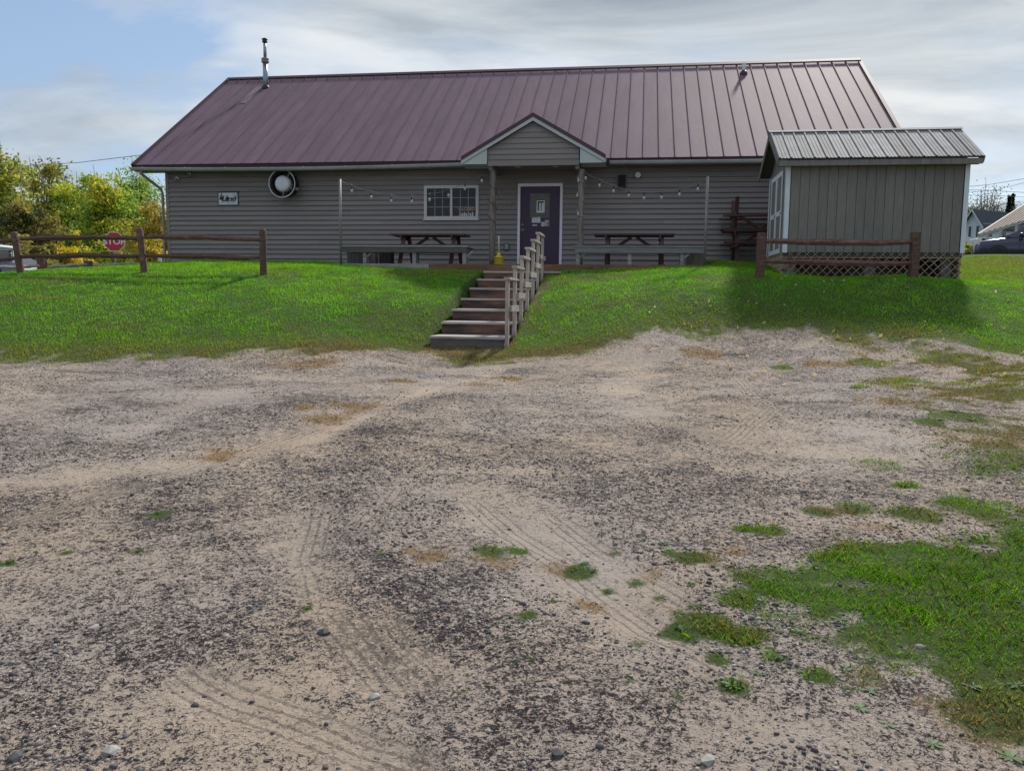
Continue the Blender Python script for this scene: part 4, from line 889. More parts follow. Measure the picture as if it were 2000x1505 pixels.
# small teal and white hut
h_ = atY(247, 518, 44); g = gz(h_[0], h_[1])
hut = thing('kiosk_hut', 'small white hut with teal front beyond the left fence', 'hut', (h_[0], h_[1], g), 0)
zt_ = atY(247, 503, 44)[2]-g; M_hw = mat('hut_white', (.6, .65, .68), .6); M_ht = mat('hut_teal', (.03, .20, .24), .5)
B(-.6, .6, 0, 1.1, -.2, zt_).obj('wall', M_hw, hut)
B(-.2, .55, -.03, -.002, -.2, zt_-.04).obj('teal_front', M_ht, hut); B(.02, .22, -.05, -.031, -.2, zt_-.14).obj('doorway', M_black, hut)
for x in (-.12, .32): B(x, x+.1, -.05, -.031, .2, zt_-.2).obj('window', M_hw, hut)
MB().lathe([(.55, zt_), (.5, zt_+.25), (.3, zt_+.45), (.05, zt_+.52)], 14, (.3, .6, 0)).obj('dome_roof', mat('hut_grey', (.33, .34, .36), .7), hut)
b_ = atY(289, 516, 40); g = gz(b_[0], b_[1]); t = thing('orange_barrel', 'orange barrel near the building corner, far left behind the fence', 'barrel', (b_[0], b_[1], g))
zt_ = atY(289, 502, 40)[2]-g; MB().lathe([(.16, 0), (.17, zt_*.5), (.15, zt_*.97), (.1, zt_)], 14).obj('barrel_body', mat('orange_plastic', (.5, .11, .02), .5), t); MB().lathe([(.172, zt_*.55), (.168, zt_*.7)], 14).obj('band', M_white, t)
b_ = atY(315, 514, 30); g = gz(b_[0], b_[1]); t = thing('marker_post', 'thin white marker post with small plate by the building corner', 'post', (b_[0], b_[1], g))
zt_ = atY(315, 500, 30)[2]-g; B(-.02, .02, -.02, .02, -.2, zt_).obj('post', M_white, t); B(-.12, -.03, -.01, .01, zt_-.2, zt_).obj('plate', M_white, t)

# golf-cart style vehicle and white car, mostly hidden by the lawn
M_navy = mat('navy_paint', (.012, .018, .09), .3, var=.05); M_wp = mat('white_car_paint', (.62, .66, .72), .25, var=.04)
M_tyre = mat('black_rubber', (.02, .02, .02), .85); M_rim_ = mat('alloy_rim', (.4, .4, .42), .35, metal=.8)
def wheel(parent, x, y, r, w=.2):
    t = MB().lathe([(r*.62, -w/2), (r*.95, -w/2), (r, -w*.3), (r, w*.3), (r*.95, w/2), (r*.62, w/2)], 24, (x, y, r), 'y').obj('wheel', M_tyre, parent)
    MB().lathe([(.03, -w*.42), (r*.6, -w*.38), (r*.63, -w/2+.005), (r*.63, w/2-.005), (.03, w*.4)], 20, (x, y, r), 'y').obj('rim', M_rim_, t)
c0 = atY(-6, 530, 27); g = gz(c0[0], c0[1])
gc = thing('utility_cart', 'navy open-sided utility cart with white roof at the far left edge', 'cart', (c0[0], c0[1], g), 0)
zr = atY(0, 481, 27)[2]-g
B(-1.3, .30, -.62, .62, .35, .62).obj('body', M_navy, gc); MB().prism([(.31, .35), (.55, .40), (.5, .72), (.31, .78)], 'y', -.6, .6).obj('front_cowl', M_navy, gc)
B(-1.35, .36, -.66, .66, .63, .70).obj('side_ledge', M_gut, gc)
MB().prism([(-1.4, zr-.08), (.20, zr-.10), (.27, zr-.02), (.15, zr+.05), (-1.35, zr+.05)], 'y', -.68, .68).obj('roof', M_wp, gc)
for x in (-1.2, .2):
    for y in (-.58, .58): B(x-.022, x+.022, y-.02, y+.02, .71, zr-.09).obj('roof_post', M_wp, gc)
B(.14, .155, -.55, .55, .75, zr-.12).obj('windshield', M_glass, gc); B(-.9, -.3, -.5, .5, .71, .95).obj('seat', M_black, gc); B(-.95, -.85, -.5, .5, .951, 1.35).obj('seat_back', M_wp, gc)
for x in (-1.0, .25):
    for y in (-.6, .6): wheel(gc, x, y, .24, .18)

def car(name, label, loc, rz, paint, L_=4.6, hood=1.05, top=1.68):
    t = thing(name, label, 'car', loc, rz)
    # stations along x (front at -x): (x, z_sill, z_belt, half-width)
    stn = [(-2.30, .42, .72, .62), (-2.24, .30, .86, .80), (-2.0, .26, hood-.08, .88), (-1.4, .25, hood, .91), (-.85, .25, hood+.04, .92), (.2, .25, hood+.05, .93), (1.4, .25, hood+.06, .92), (2.0, .28, hood+.06, .89), (2.26, .36, hood, .80), (2.31, .45, .85, .66)]
    vs = []; fs = []; k = 10
    for x, zs, zb_, hw in stn:
        zm = (zs+zb_)/2
        vs += [(x, -hw*.90, zs), (x, -hw, zs+.12), (x, -hw*1.0, zm), (x, -hw*.97, zb_-.06), (x, -hw*.84, zb_), (x, hw*.84, zb_), (x, hw*.97, zb_-.06), (x, hw, zm), (x, hw, zs+.12), (x, hw*.90, zs)]
    for i in range(len(stn)-1):
        for j in range(k): fs.append((i*k+j, i*k+(j+1) % k, (i+1)*k+(j+1) % k, (i+1)*k+j))
    fs += [tuple(range(k)), tuple(range((len(stn)-1)*k, len(stn)*k))]
    MB().add(vs, fs, True).obj('body', paint, t)
    cab = [(-1.2, hood+.03, .80), (-.2, top-.06, .64), (.2, top, .66), (1.2, top-.01, .66), (1.75, top-.09, .64), (2.2, hood+.05, .78)]
    vs = []; fs = []
    for x, z_, hw in cab: vs += [(x, -.82, hood+.03), (x, -hw, z_-.03), (x, -hw*.9, z_), (x, hw*.9, z_), (x, hw, z_-.03), (x, .82, hood+.03)]
    for i in range(len(cab)-1):
        for j in range(6): fs.append((i*6+j, i*6+(j+1) % 6, (i+1)*6+(j+1) % 6, (i+1)*6+j))
    MB().add(vs, fs, True).obj('cabin', paint, t)
    gl = mat('car_glass', (.01, .012, .016), .05, var=0, spec=.8)
    MB().add([(-1.14, -.74, hood+.085), (-1.14, .74, hood+.085), (-.26, .58, top-.07), (-.26, -.58, top-.07)], [(0, 1, 2, 3)]).obj('windshield', gl, t)
    for s in (-1, 1):
        for x0, x1, x2, x3 in ((-.62, .32, .32, -.05), (.38, 1.15, 1.15, .38), (1.2, 1.85, 1.6, 1.2)):
            MB().add([(x0, s*.835, hood+.06), (x1, s*.835, hood+.06), (x2, s*.695, top-.10), (x3, s*.695, top-.10)], [(0, 1, 2, 3)]).obj('side_window', gl, t)
        MB().lathe([(.02, -.09), (.08, -.08), (.09, .04), (.03, .06)], 10, (-.62, s*1.0, hood+.12), 'x').obj('mirror', paint, t)
        for x in (-1.42, 1.38):
            wheel(t, x, s*.86, .345, .22)
            MB().add([(x+r*math.cos(a), s*.937, .345+r*math.sin(a)) for a in np.linspace(0, math.pi, 13) for r in (.37, .43)], [(2*i, 2*i+1, 2*i+3, 2*i+2) for i in range(12)]).obj('wheel_arch', M_black, t)
        MB().add([(-2.262, s*.45, .74), (-2.255, s*.70, .76), (-2.10, s*.86, .80), (-2.10, s*.86, .89), (-2.25, s*.68, .86)], [(0, 1, 2, 3, 4)]).obj('headlight', M_paper, t)
        for x in (-.66, .35, 1.18): B(x-.006, x+.006, s*.928-.004, s*.928+.004, .40, hood-.05).obj('door_seam', M_black, t)
        for x in (.2, 1.02): B(x-.09, x+.09, s*.935-.012, s*.935+.012, hood-.15, hood-.12).obj('door_handle', paint, t)
    B(-2.33, -2.25, -.5, .5, .45, .66).obj('grille', M_black, t)
    return t
p = atY(1949, 492, 34.); g = gz(p[0], p[1])
suv = car('parked_car', 'dark blue-grey parked car beyond the lawn at the right edge', (0, 0, 0), 0, mat('slate_blue_paint', (.05, .055, .085), .22, metal=.4, var=.04, spec=.7))
an = math.radians(-27); suv.rotation_euler = (0, 0, an)
zw = atY(1949, 499, 34.)[2]-.345
off = Vector((-1.42*math.cos(an)+.86*math.sin(an), -1.42*math.sin(an)-.86*math.cos(an), 0))
suv.location = (p[0]-off.x, p[1]-off.y, zw)
SUVZ = zw
p = atY(28, 534, 30.); g = gz(p[0], p[1]); zt2 = atY(40, 525, 30.)[2]
wc = car('parked_car', 'white parked car whose bonnet shows past the left fence post', (p[0]-.3, p[1], zt2-1.06), math.radians(170), M_wp)

# ------------------------------------------------------------------ background right
M_hwall = mat('pale_house_wall', (.50, .56, .66), .6, var=.06); M_hroof = mat('dark_shingle_roof', (.035, .04, .05), .7, var=.15, scale=2)
Hh = atY(1899, 470, 80); g = gz(Hh[0], Hh[1]); hs = thing('white_house', 'white gabled farmhouse with dark roof behind the barn on the right', 'house', (Hh[0], Hh[1], g), math.radians(25))
zev = atY(1912, 438, 80)[2]-g; zrd = atY(1912, 409, 80)[2]-g
# local: gable end at x=0 faces -x ; ridge runs +x
wd = 1.0
MB().box(0, 6.5, -wd, wd, -1, zev).prism([(-wd, zev+.002), (wd, zev+.002), (0, zrd-.1)], 'x', 0, 6.5).obj('wall', M_hwall, hs)
for s in (-1, 1):
    k_ = (zrd-zev)/wd
    MB().prism([(0, zrd), (s*(wd+.3), zev-.3*k_), (s*(wd+.3), zev-.3*k_-.12), (0, zrd-.12)], 'x', -.35, 6.9).obj('roof', M_hroof, hs)
    MB().prism([(0, zrd-.005), (s*(wd+.3), zev-.3*k_-.005), (s*(wd+.3), zev-.3*k_-.18), (0, zrd-.18)], 'x', -.40, -.352).obj('rake_board', M_hwall, hs)
for y in (-.5, .3):
    w_ = B(-.04, -.002, y-.22, y+.22, zev-1.7, zev-.1).obj('window', M_hwall, hs); B(-.05, -.041, y-.13, y+.13, zev-1.6, zev-.2).obj('pane', mat('far_pane', (.015, .02, .03), .1), w_)
Bn = atY(1911, 458, 60); g = gz(Bn[0], Bn[1])
bar = thing('open_barn', 'low open-fronted barn with rusty brown metal roof at the right edge', 'barn', (Bn[0], Bn[1], g), 0)
e0 = Bn; e1 = atY(2130, 388, 42); r0 = atY(2003, 399, 70); dvec = e1-e0; r1 = r0+dvec*np.array([1, 1, .0])+np.array([0, 0, e1[2]-e0[2]])
up = np.array([0, 0, .12]); LB = np.array([Bn[0], Bn[1], g])
def quad_slab(P, th): 
    m = MB(); v = [q-LB for q in P] + [q-LB-np.array([0, 0, th]) for q in P]; return m.add(v, [(0, 1, 2, 3), (7, 6, 5, 4), (0, 4, 5, 1), (1, 5, 6, 2), (2, 6, 7, 3), (3, 7, 4, 0)])
M_rust = mat('rusty_brown_roofing', (.10, .055, .045), .75, var=.35, scale=1.2, stretch=(1, 1, 1), col2=(.17, .11, .095))
nrm = 16
broof = quad_slab([e0, e1, r1, r0], .1).obj('roof', M_rust, bar)
for i in range(nrm):
    f = i/nrm; a = e0+(e1-e0)*f; b = r0+(r1-r0)*f; MB().bar(a-LB+np.array([0, 0, .03]), b-LB+np.array([0, 0, .03]), .05, .06).obj('roof_seam', M_rust, broof)
MB().bar(e0-LB-np.array([0, 0, .12]), e1-LB-np.array([0, 0, .12]), .1, .16).obj('eave_board', mat('barn_trim', (.3, .3, .3), .7), bar); MB().bar(e0-LB, r0-LB, .12, .16).obj('rake_board', mat('barn_trim', 0), bar)
bk = (r0-e0)*np.array([1, 1, 0])
wallm = mat('dark_barn_wall', (.035, .03, .028), .9, var=.3, scale=2)
quad_slab([e0+bk*.25-np.array([0, 0, .2]), e1+bk*.25-np.array([0, 0, .2]), e1+bk*.3-np.array([0, 0, .2]), e0+bk*.3-np.array([0, 0, .2])], 4.).obj('back_wall', wallm, bar)
quad_slab([e0-np.array([-.25, -.25, .2]), e0+bk*.25-np.array([0, 0, .2]), e0+bk*.26-np.array([.2, 0, .2]), e0-np.array([-.05, -.3, .2])], 4.).obj('end_wall', wallm, bar)
for i, f in enumerate((.0, .16, .31, .47, .62, .8, 1.)):
    q = e0+(e1-e0)*f-LB; gg = gz(*(e0+(e1-e0)*f)[:2])-LB[2]; B(q[0]-.14, q[0]+.14, q[1]+.1, q[1]+.38, gg-.3, q[2]-.25).obj('post', M_gut, bar)
wf_ = thing('white_rail_fence', 'white board fence right of the shed in front of the house', 'fence', atY(1893, 495, 38))
W0 = atY(1893, 495, 38)
for px, Y in ((1886, 37), (1909, 40), (1935, 43)):
    b = atY(px, 496, Y); tp = atY(px, 463, Y); B(b[0]-W0[0]-.12, b[0]-W0[0]+.12, b[1]-W0[1]-.1, b[1]-W0[1]+.1, b[2]-W0[2]-1.2, tp[2]-W0[2]).obj('post', M_white, wf_)
for ya, yb2 in ((473, 469), (481, 478), (494, 488)): MB().bar(atY(1880, ya, 37)-W0, atY(1912, yb2, 40)-W0, .06, .16).obj('rail', M_white, wf_)

# ------------------------------------------------------------------ trees
def leaf_material(name):
    m = bpy.data.materials.new(name); m.use_nodes = True; t = m.node_tree; n = t.nodes; l = t.links; n.remove(n['Principled BSDF']); out = n['Material Output']
    a = n.new('ShaderNodeAttribute'); a.attribute_name = 'tint'; d = n.new('ShaderNodeBsdfDiffuse'); tr = n.new('ShaderNodeBsdfTranslucent'); gl = n.new('ShaderNodeBsdfGlossy'); gl.inputs['Roughness'].default_value = .45
    l.new(a.outputs['Color'], d.inputs[0]); l.new(a.outputs['Color'], tr.inputs[0]); gl.inputs[0].default_value = (.5, .5, .5, 1)
    m1 = n.new('ShaderNodeMixShader'); m1.inputs[0].default_value = .5; l.new(d.outputs[0], m1.inputs[1]); l.new(tr.outputs[0], m1.inputs[2])
    m2 = n.new('ShaderNodeMixShader'); m2.inputs[0].default_value = .04; l.new(m1.outputs[0], m2.inputs[1]); l.new(gl.outputs[0], m2.inputs[2]); l.new(m2.outputs[0], out.inputs[0]); return m
LEAF = leaf_material('leaf_tissue'); BLADE = leaf_material('grass_blade_tissue')
M_bark = mat('grey_brown_bark', (.075, .06, .048), .9, var=.3, scale=4, bump=.4)
def tri_mesh(name, P, tint, material):      # P (n,k,3) polygons
    n, k = P.shape[:2]; me = attr_mesh(name, P.reshape(-1, 3), np.arange(n*k).reshape(n, k), {'tint': np.repeat(tint, k, 0)}, material, False); return me
def quads_at(C_, size, rng, elong=1.5):
    n = len(C_); d = rng.normal(size=(n, 3)); d /= np.linalg.norm(d, axis=1)[:, None]; e = rng.normal(size=(n, 3)); e -= (e*d).sum(1)[:, None]*d; e /= np.linalg.norm(e, axis=1)[:, None]
    s = size*rng.uniform(.6, 1.3, n)[:, None]; a = d*s*elong; b = e*s
    return np.stack([C_-a, C_-b*.7, C_+a, C_+b*.7], 1)
def tree(name, label, base, H, spread, cols, n_leaf, seed, leaf=.13, bare=.0, clump=26, lowest=.18, group=None, cat='tree', fill=.5, lean=0.):
    rng = np.random.default_rng(seed); rn = random.Random(seed); n_leaf = int(n_leaf*1.6); leaf *= .55; cols = [(2.9*c[0], 2.95*c[1], 2.4*c[2]) for c in cols]
    t = thing(name, label, cat, base, 0, group)
    tk = MB(); hh = H*.62
    tp = [(lean*f*H*.3+rn.uniform(-.04, .04)*H*f*.4, rn.uniform(-.03, .03)*H*f*.4, hh*f - .3*(f == 0)) for f in np.linspace(0, 1, 7)]
    r0_ = H*.018+.03; tk.tube(tp, [r0_*(1.25-.95*f) for f in np.linspace(0, 1, 7)], 7)
    tips = []
    for i in range(clump):
        f = rn.uniform(.15, 1.); st_ = Vector(tp[min(6, int(f*6))]); an_ = rn.uniform(0, 6.283); hgt = lowest+(1-lowest)*rn.random()**.85
        # crown profile
        prof_ = math.sin(math.pi*min(1, max(.06, (hgt-lowest*.6)/(1.06-lowest*.6))))**.6
        rr = spread*prof_*(rn.random()**.5)
        e = Vector((lean*H*.3+rr*math.cos(an_), rr*math.sin(an_), H*hgt))
        if e.z < st_.z: st_ = Vector(tp[max(0, min(6, int(6*max(0, e.z-.8)/hh)))])
        mid_ = st_.lerp(e, .5)+Vector((rn.uniform(-.2, .2), rn.uniform(-.2, .2), H*.03))
        tk.tube([st_, mid_, e, e+(e-mid_)*.35+Vector((0, 0, .1*H*.3))], [r0_*.42, r0_*.26, r0_*.13, .008], 5, False); tips.append(e)
        for _ in range(3):
            e2 = mid_.lerp(e, rn.random())+Vector((rn.gauss(0, 1), rn.gauss(0, 1), rn.gauss(.5, .7)))*H*.07; tk.tube([mid_.lerp(e, .4), e2], [r0_*.14, .007], 4, False); tips.append(e2)
    tk.obj('trunk', M_bark, t)
    if n_leaf:
        T = np.array([tuple(x) for x in tips]); w = rng.dirichlet(np.ones(len(T))*2.2); ci = rng.choice(len(T), n_leaf, p=w)
        rad = H*.075*rng.uniform(.5, 1.5, len(T))
        off = np.clip(rng.normal(size=(n_leaf, 3)), -1.5, 1.5)*np.array([1, 1, .8]); Cc = T[ci]+off*rad[ci][:, None]*fill*1.5
        Cc = Cc[Cc[:, 2] > .15]; ci = ci[:len(Cc)]
        cols = np.array(cols); cc = cols[rng.integers(0, len(cols), len(T))][ci]; hf = np.clip(Cc[:, 2]/H, 0, 1)
        cc = cc*rng.uniform(.65, 1.35, (len(Cc), 1)); mixk = rng.random((len(Cc), 1)) < .25; cc = np.where(mixk, cols[rng.integers(0, len(cols), len(Cc))], cc)
        place(tri_mesh('crown', quads_at(Cc, leaf, rng), cc, LEAF), 'crown', t)
    return t
YG = [(.20, .20, .02), (.14, .18, .025), (.24, .20, .02), (.10, .14, .03)]; GR = [(.075, .13, .025), (.10, .16, .03), (.14, .18, .03), (.05, .09, .025)]
OR = [(.17, .11, .02), (.15, .115, .03), (.12, .115, .03), (.19, .15, .03)]; OL = [(.075, .075, .025), (.10, .09, .03), (.055, .06, .025), (.14, .115, .03)]; YE = [(.33, .23, .015), (.26, .21, .02), (.2, .18, .02)]
def tree_px(px, top, Y, spx, *a, **k):
    b = atY(px, 560, Y); g = gz(b[0], b[1]); H = atY(px, top, Y)[2]-g
    return tree(a[0], a[1], (b[0], b[1], g), H/1.04, spx/FPX*Y, *a[2:], **k)
tree_px(5, 300, 44, 62, 'deciduous_tree', 'tall olive and yellow tree at the left edge of the picture', OL+YG, 9000, 1, leaf=.14, clump=30)
tree_px(88, 318, 50, 60, 'deciduous_tree', 'yellow-topped tree with thin bare twigs, second from the left', YG+OL, 8000, 2, leaf=.14, clump=30)
tree_px(62, 395, 36, 55, 'deciduous_tree', 'dark olive tree standing in front of the yellow-topped tree', OL+[(.03, .035, .02)], 6500, 3, leaf=.11, clump=24)
tree_px(148, 362, 46, 48, 'deciduous_tree', 'yellow-green tree midway between the left edge and the building', YG+GR, 7500, 4, leaf=.13, clump=26)
tree_px(215, 348, 42, 62, 'deciduous_tree', 'bright green spreading tree directly behind the stop sign', GR+YG, 9500, 5, leaf=.12, clump=30)
tree_px(262, 335, 52, 48, 'deciduous_tree', 'tall pale green tree rising behind the building eave', GR+[(.16, .2, .06)], 6500, 6, leaf=.13, clump=26)
tree_px(305, 395, 40, 48, 'deciduous_tree', 'orange-brown autumn tree against the building corner', OR, 8500, 7, leaf=.115, clump=28, lowest=.1)
for px, top, Y, sp, cols, lab, sd_ in [(25, 455, 33, 40, OR+OL, 'brownish shrub behind the leftmost fence post', 21), (125, 470, 36, 45, YE, 'yellow shrub behind the fence left of the stop sign', 22), (165, 462, 38, 40, YE+YG, 'yellow-green shrub just left of the stop sign', 23),
                                       (70, 480, 34, 38, OL, 'low dark shrub behind the fence near the cart', 24), (205, 480, 39, 36, YG, 'olive-yellow shrub below the stop sign', 25), (300, 465, 38, 30, OR+YE, 'rusty shrub beside the building corner', 26)]:
    b = atY(px, 530, Y); g = gz(b[0], b[1]); H = atY(px, top, Y)[2]-g
    tree('shrub', lab, (b[0], b[1], g), H/1.04, sp/FPX*Y, cols, 3800, sd_, leaf=.10, clump=16, lowest=.08, cat='shrub', group='shrubs behind the left fence')
tree_px(1915, 366, 125, 30, 'deciduous_tree', 'nearly bare dark tree behind the farmhouse', [(.045, .05, .03), (.07, .065, .04)], 2600, 31, leaf=.17, clump=34, fill=.7)
tree_px(1886, 400, 130, 12, 'deciduous_tree', 'dark leafy tree between the shed and the farmhouse', [(.03, .035, .02), (.05, .05, .03)], 3000, 32, leaf=.16, clump=18)
tree_px(1998, 390, 110, 16, 'deciduous_tree', 'small dark tree at the far right behind the barn', [(.045, .05, .03)], 2500, 33, leaf=.18, clump=16)
def conifer(px, top, Y, label, seed):
    rng = np.random.default_rng(seed); b = atY(px, 470, Y); g = gz(b[0], b[1]); H = atY(px, top, Y)[2]-g
    t = thing('conifer', label, 'tree', (b[0], b[1], g), 0, 'far conifers'); tk = MB().tube([(0, 0, -.3), (0, 0, H)], [H*.02, .02], 6); 
    n = 2600; f = rng.random(n)**.7; r = (1-f)*H*.16*rng.random(n)**.5*(.6+.4*np.sin(f*46)); an_ = rng.uniform(0, 6.28, n); Cc = np.c_[r*np.cos(an_), r*np.sin(an_), H*(.08+.92*f)-r*.3]
    for z_ in np.linspace(.2, .9, 9):
        a_ = rng.uniform(0, 6.28); tk.tube([(0, 0, H*z_), (H*.14*(1-z_)*math.cos(a_), H*.14*(1-z_)*math.sin(a_), H*z_-.2)], [.05, .01], 4, False)
    tk.obj('trunk', M_bark, t); cc = np.array([[.025, .04, .025]])*rng.uniform(.6, 1.5, (n, 1)); place(tri_mesh('crown', quads_at(Cc, .2, rng), cc, LEAF), 'crown', t)
conifer(1965, 384, 120, 'taller of the two far conifers above the farmhouse roof', 41); conifer(1972, 380, 125, 'slimmer far conifer above the farmhouse roof, nearer the barn', 42)
b = atY(1898, 492, 36.5); g = gz(b[0], b[1])
tree('shrub', 'small yellow-green bush at the foot of the white board fence', (b[0], b[1], g), 1.0, .7, YE+GR, 1800, 51, leaf=.05, clump=12, lowest=.1, cat='shrub')
# overhead wires
M_wire = mat('wire_black', (.05, .05, .055), .6)
def wire(pts, label, r=.012):
    P = []
    for i in range(len(pts)-1):
        a = atY(*pts[i]); b = atY(*pts[i+1])
        for k in range(6): P.append(a+(b-a)*k/6)
    P.append(atY(*pts[-1])); tag(MB().tube(P, r, 5).obj('overhead_wire', M_wire), label, 'wire', 'overhead wires')
wire([(-120, 326, 60), (40, 324, 58), (150, 318, 56), (275, 303, 54), (420, 275, 52)], 'overhead wire crossing the sky above the left trees', .02)
wire([(1860, 367, 90), (1930, 361, 90), (2000, 349, 88), (2100, 330, 86)], 'topmost overhead wire right of the shed', .025)
wire([(1870, 378, 90), (1945, 371, 90), (2000, 357, 86), (2100, 330, 82)], 'steeply rising overhead wire right of the shed', .02)
wire([(1880, 370, 90), (1940, 372, 90), (2000, 376, 88), (2100, 382, 86)], 'gently falling overhead wire above the farmhouse', .022)
wire([(1880, 381, 90), (1945, 382, 90), (2000, 385, 88), (2100, 390, 86)], 'lowest overhead wire above the farmhouse roof', .02)

# ------------------------------------------------------------------ grass, weeds, gravel
def blades(P, h, w, lean, tint, rng, seg=1):
    n = len(P); an_ = rng.uniform(0, 6.283, n); sx = np.cos(an_); sy = np.sin(an_); ld = rng.uniform(0, 6.283, n); lx_ = np.cos(ld)*lean*h; ly_ = np.sin(ld)*lean*h
    a = P+np.c_[-sx*w, -sy*w, np.zeros(n)]; b = P+np.c_[sx*w, sy*w, np.zeros(n)]; tip = P+np.c_[lx_, ly_, h]
    if seg == 1: return np.stack([a, b, tip], 1), tint
    m = P+np.c_[lx_*.35, ly_*.35, h*.62]; c = m+np.c_[sx*w*.8, sy*w*.8, np.zeros(n)]; d = m+np.c_[-sx*w*.8, -sy*w*.8, np.zeros(n)]; tip = P+np.c_[lx_*1.15, ly_*1.15, h*.95]
    return np.stack([a, b, c, tip, d], 1), tint
def z_at(x, y):   # height of the built sheet
    ix = np.clip(np.searchsorted(XS, x)-1, 0, nx-2); iy = np.clip(np.searchsorted(YS, y)-1, 0, ny-2); fx_ = (x-XS[ix])/(XS[ix+1]-XS[ix]); fy_ = (y-YS[iy])/(YS[iy+1]-YS[iy])
    return GZ[iy, ix]*(1-fx_)*(1-fy_)+GZ[iy, ix+1]*fx_*(1-fy_)+GZ[iy+1, ix]*(1-fx_)*fy_+GZ[iy+1, ix+1]*fx_*fy_
def building_local(x, y): d = np.c_[x-BO[0], y-BO[1]]; return d@BU[:2], d@BV[:2]
def grass_tint(x, y, dry, rng, sd=None):
    n1 = fbm(x*.6, y*.6, 3, 91); n2 = fbm(x*3, y*3, 3, 92)
    base = np.array([.075, .31, .004])[None]*(1-n1[:, None]) + np.array([.22, .46, .008])[None]*n1[:, None]
    n4 = fbm(x*9, y*9, 2, 93); base = base*(.45+.95*n2[:, None]+.5*n4[:, None]); k = np.clip(dry*1.1+(rng.random(len(x)) < .07)*.6+np.clip((fbm(x*.45, y*1.1, 4, 95)-.57)*4, 0, .35), 0, 1)[:, None]
    if sd is None:
        k = np.clip(k+(rng.random((len(x), 1)) < .22)*rng.random((len(x), 1))*.9, 0, 1); base = base*.72
    else:
        yl = (np.clip((x-8)/3, 0, 1)*np.clip((y-15)/3, 0, 1))[:, None]*.7; base = base*(1-yl)+np.array([[.28, .34, .04]])*yl
    if sd is not None:
        e = np.clip(1.2-sd, 0, 1)[:, None]*.7*(.5+n2[:, None]); base = base*(1-e)+np.array([[.27, .32, .015]])*e
    return (base*(1-k)+np.array([.30, .20, .07])[None]*k)*rng.uniform(.7, 1.3, (len(x), 1))
def scatter(x0, x1, y0, y1, dens, rng):
    n = int((x1-x0)*(y1-y0)*dens); return rng.uniform(x0, x1, n), rng.uniform(y0, y1, n)
rng = np.random.default_rng(5)
x, y = scatter(-14, 14, 9.5, 23.5, 1500, rng)
inview = np.abs(x) < y*.66+.6; x, y = x[inview], y[inview]
al_, vl_ = building_local(x, y)
keep = ~((al_ > .5) & (al_ < 19.4) & (vl_ > .38)) & ~((al_ > 6.7) & (al_ < 15.1) & (vl_ > DF-.02)) & ~((np.abs(al_-ST) < .62) & (vl_ > SV-.05) & (vl_ < DF)) & ~((al_ > SX) & (al_ < SX+SL_) & (vl_ > SY+.02) & (vl_ < SY+SD))
x, y = x[keep], y[keep]; g_, d_, sd_ = masks(x, y); keep = (rng.random(len(x)) < g_) ; x, y, d_, sd_ = x[keep], y[keep], d_[keep], sd_[keep]
h = rng.uniform(.02, .05, len(x))*(.3+1.5*fbm(x*4, y*4, 3, 60)); P, T = blades(np.c_[x, y, z_at(x, y)-.004], h, rng.uniform(.004, .008, len(x)), rng.uniform(.2, .9, len(x)), grass_tint(x, y, d_, rng, sd_), rng)
struct(place(tri_mesh('lawn_grass', P, T, BLADE), 'lawn_grass'), 'stuff')['label'] = 'short mown grass on the bank and lawn'
xa, ya = scatter(.8, 6.2, 1.6, 7, 12000, rng); xb, yb_ = scatter(-7, 8, 1.6, 10.5, 2600, rng); x = np.r_[xa, xb]; y = np.r_[ya, yb_]
inview = (np.abs(x) < y*.66+.5); x, y = x[inview], y[inview]; g_, d_, sd_ = masks(x, y)
keep = rng.random(len(x)) < g_**1.6*np.clip(.25+1.4*fbm(x*3.5, y*3.5, 3, 62)-.2, .05, 1); x, y, d_ = x[keep], y[keep], d_[keep]
h = rng.uniform(.010, .038, len(x))*(.4+1.0*fbm(x*5, y*5, 2, 61)); P, T = blades(np.c_[x, y, z_at(x, y)-.004], h, rng.uniform(.0009, .0019, len(x))*(1+.12*y), rng.uniform(.4, 1.15, len(x)), grass_tint(x, y, d_*.7, rng), rng, 2)
struct(place(tri_mesh('patchy_grass', P, T, BLADE), 'patchy_grass'), 'stuff')['label'] = 'rough patchy grass growing through the gravel'
# dry straw on the lot
x, y = scatter(-7, 8, 1.7, 13, 2400, rng); inview = (np.abs(x) < y*.66+.5); x, y = x[inview], y[inview]; g_, d_, sd_ = masks(x, y); keep = rng.random(len(x)) < d_*.8; x, y = x[keep], y[keep]
n = len(x); h = rng.uniform(.006, .02, n); tint = np.array([.26, .165, .06])[None]*rng.uniform(.4, 1.4, (n, 1))*np.where(rng.random((n, 1)) < .3, np.array([[1.1, .8, .6]]), 1)
P, T = blades(np.c_[x, y, z_at(x, y)-.003], h, rng.uniform(.001, .002, n)*(1+.15*y), rng.uniform(.8, 2.4, n), tint, rng, 2)
struct(place(tri_mesh('dry_grass', P, T, BLADE), 'dry_grass'), 'stuff')['label'] = 'dry brown grass and straw at the edge of the gravel'
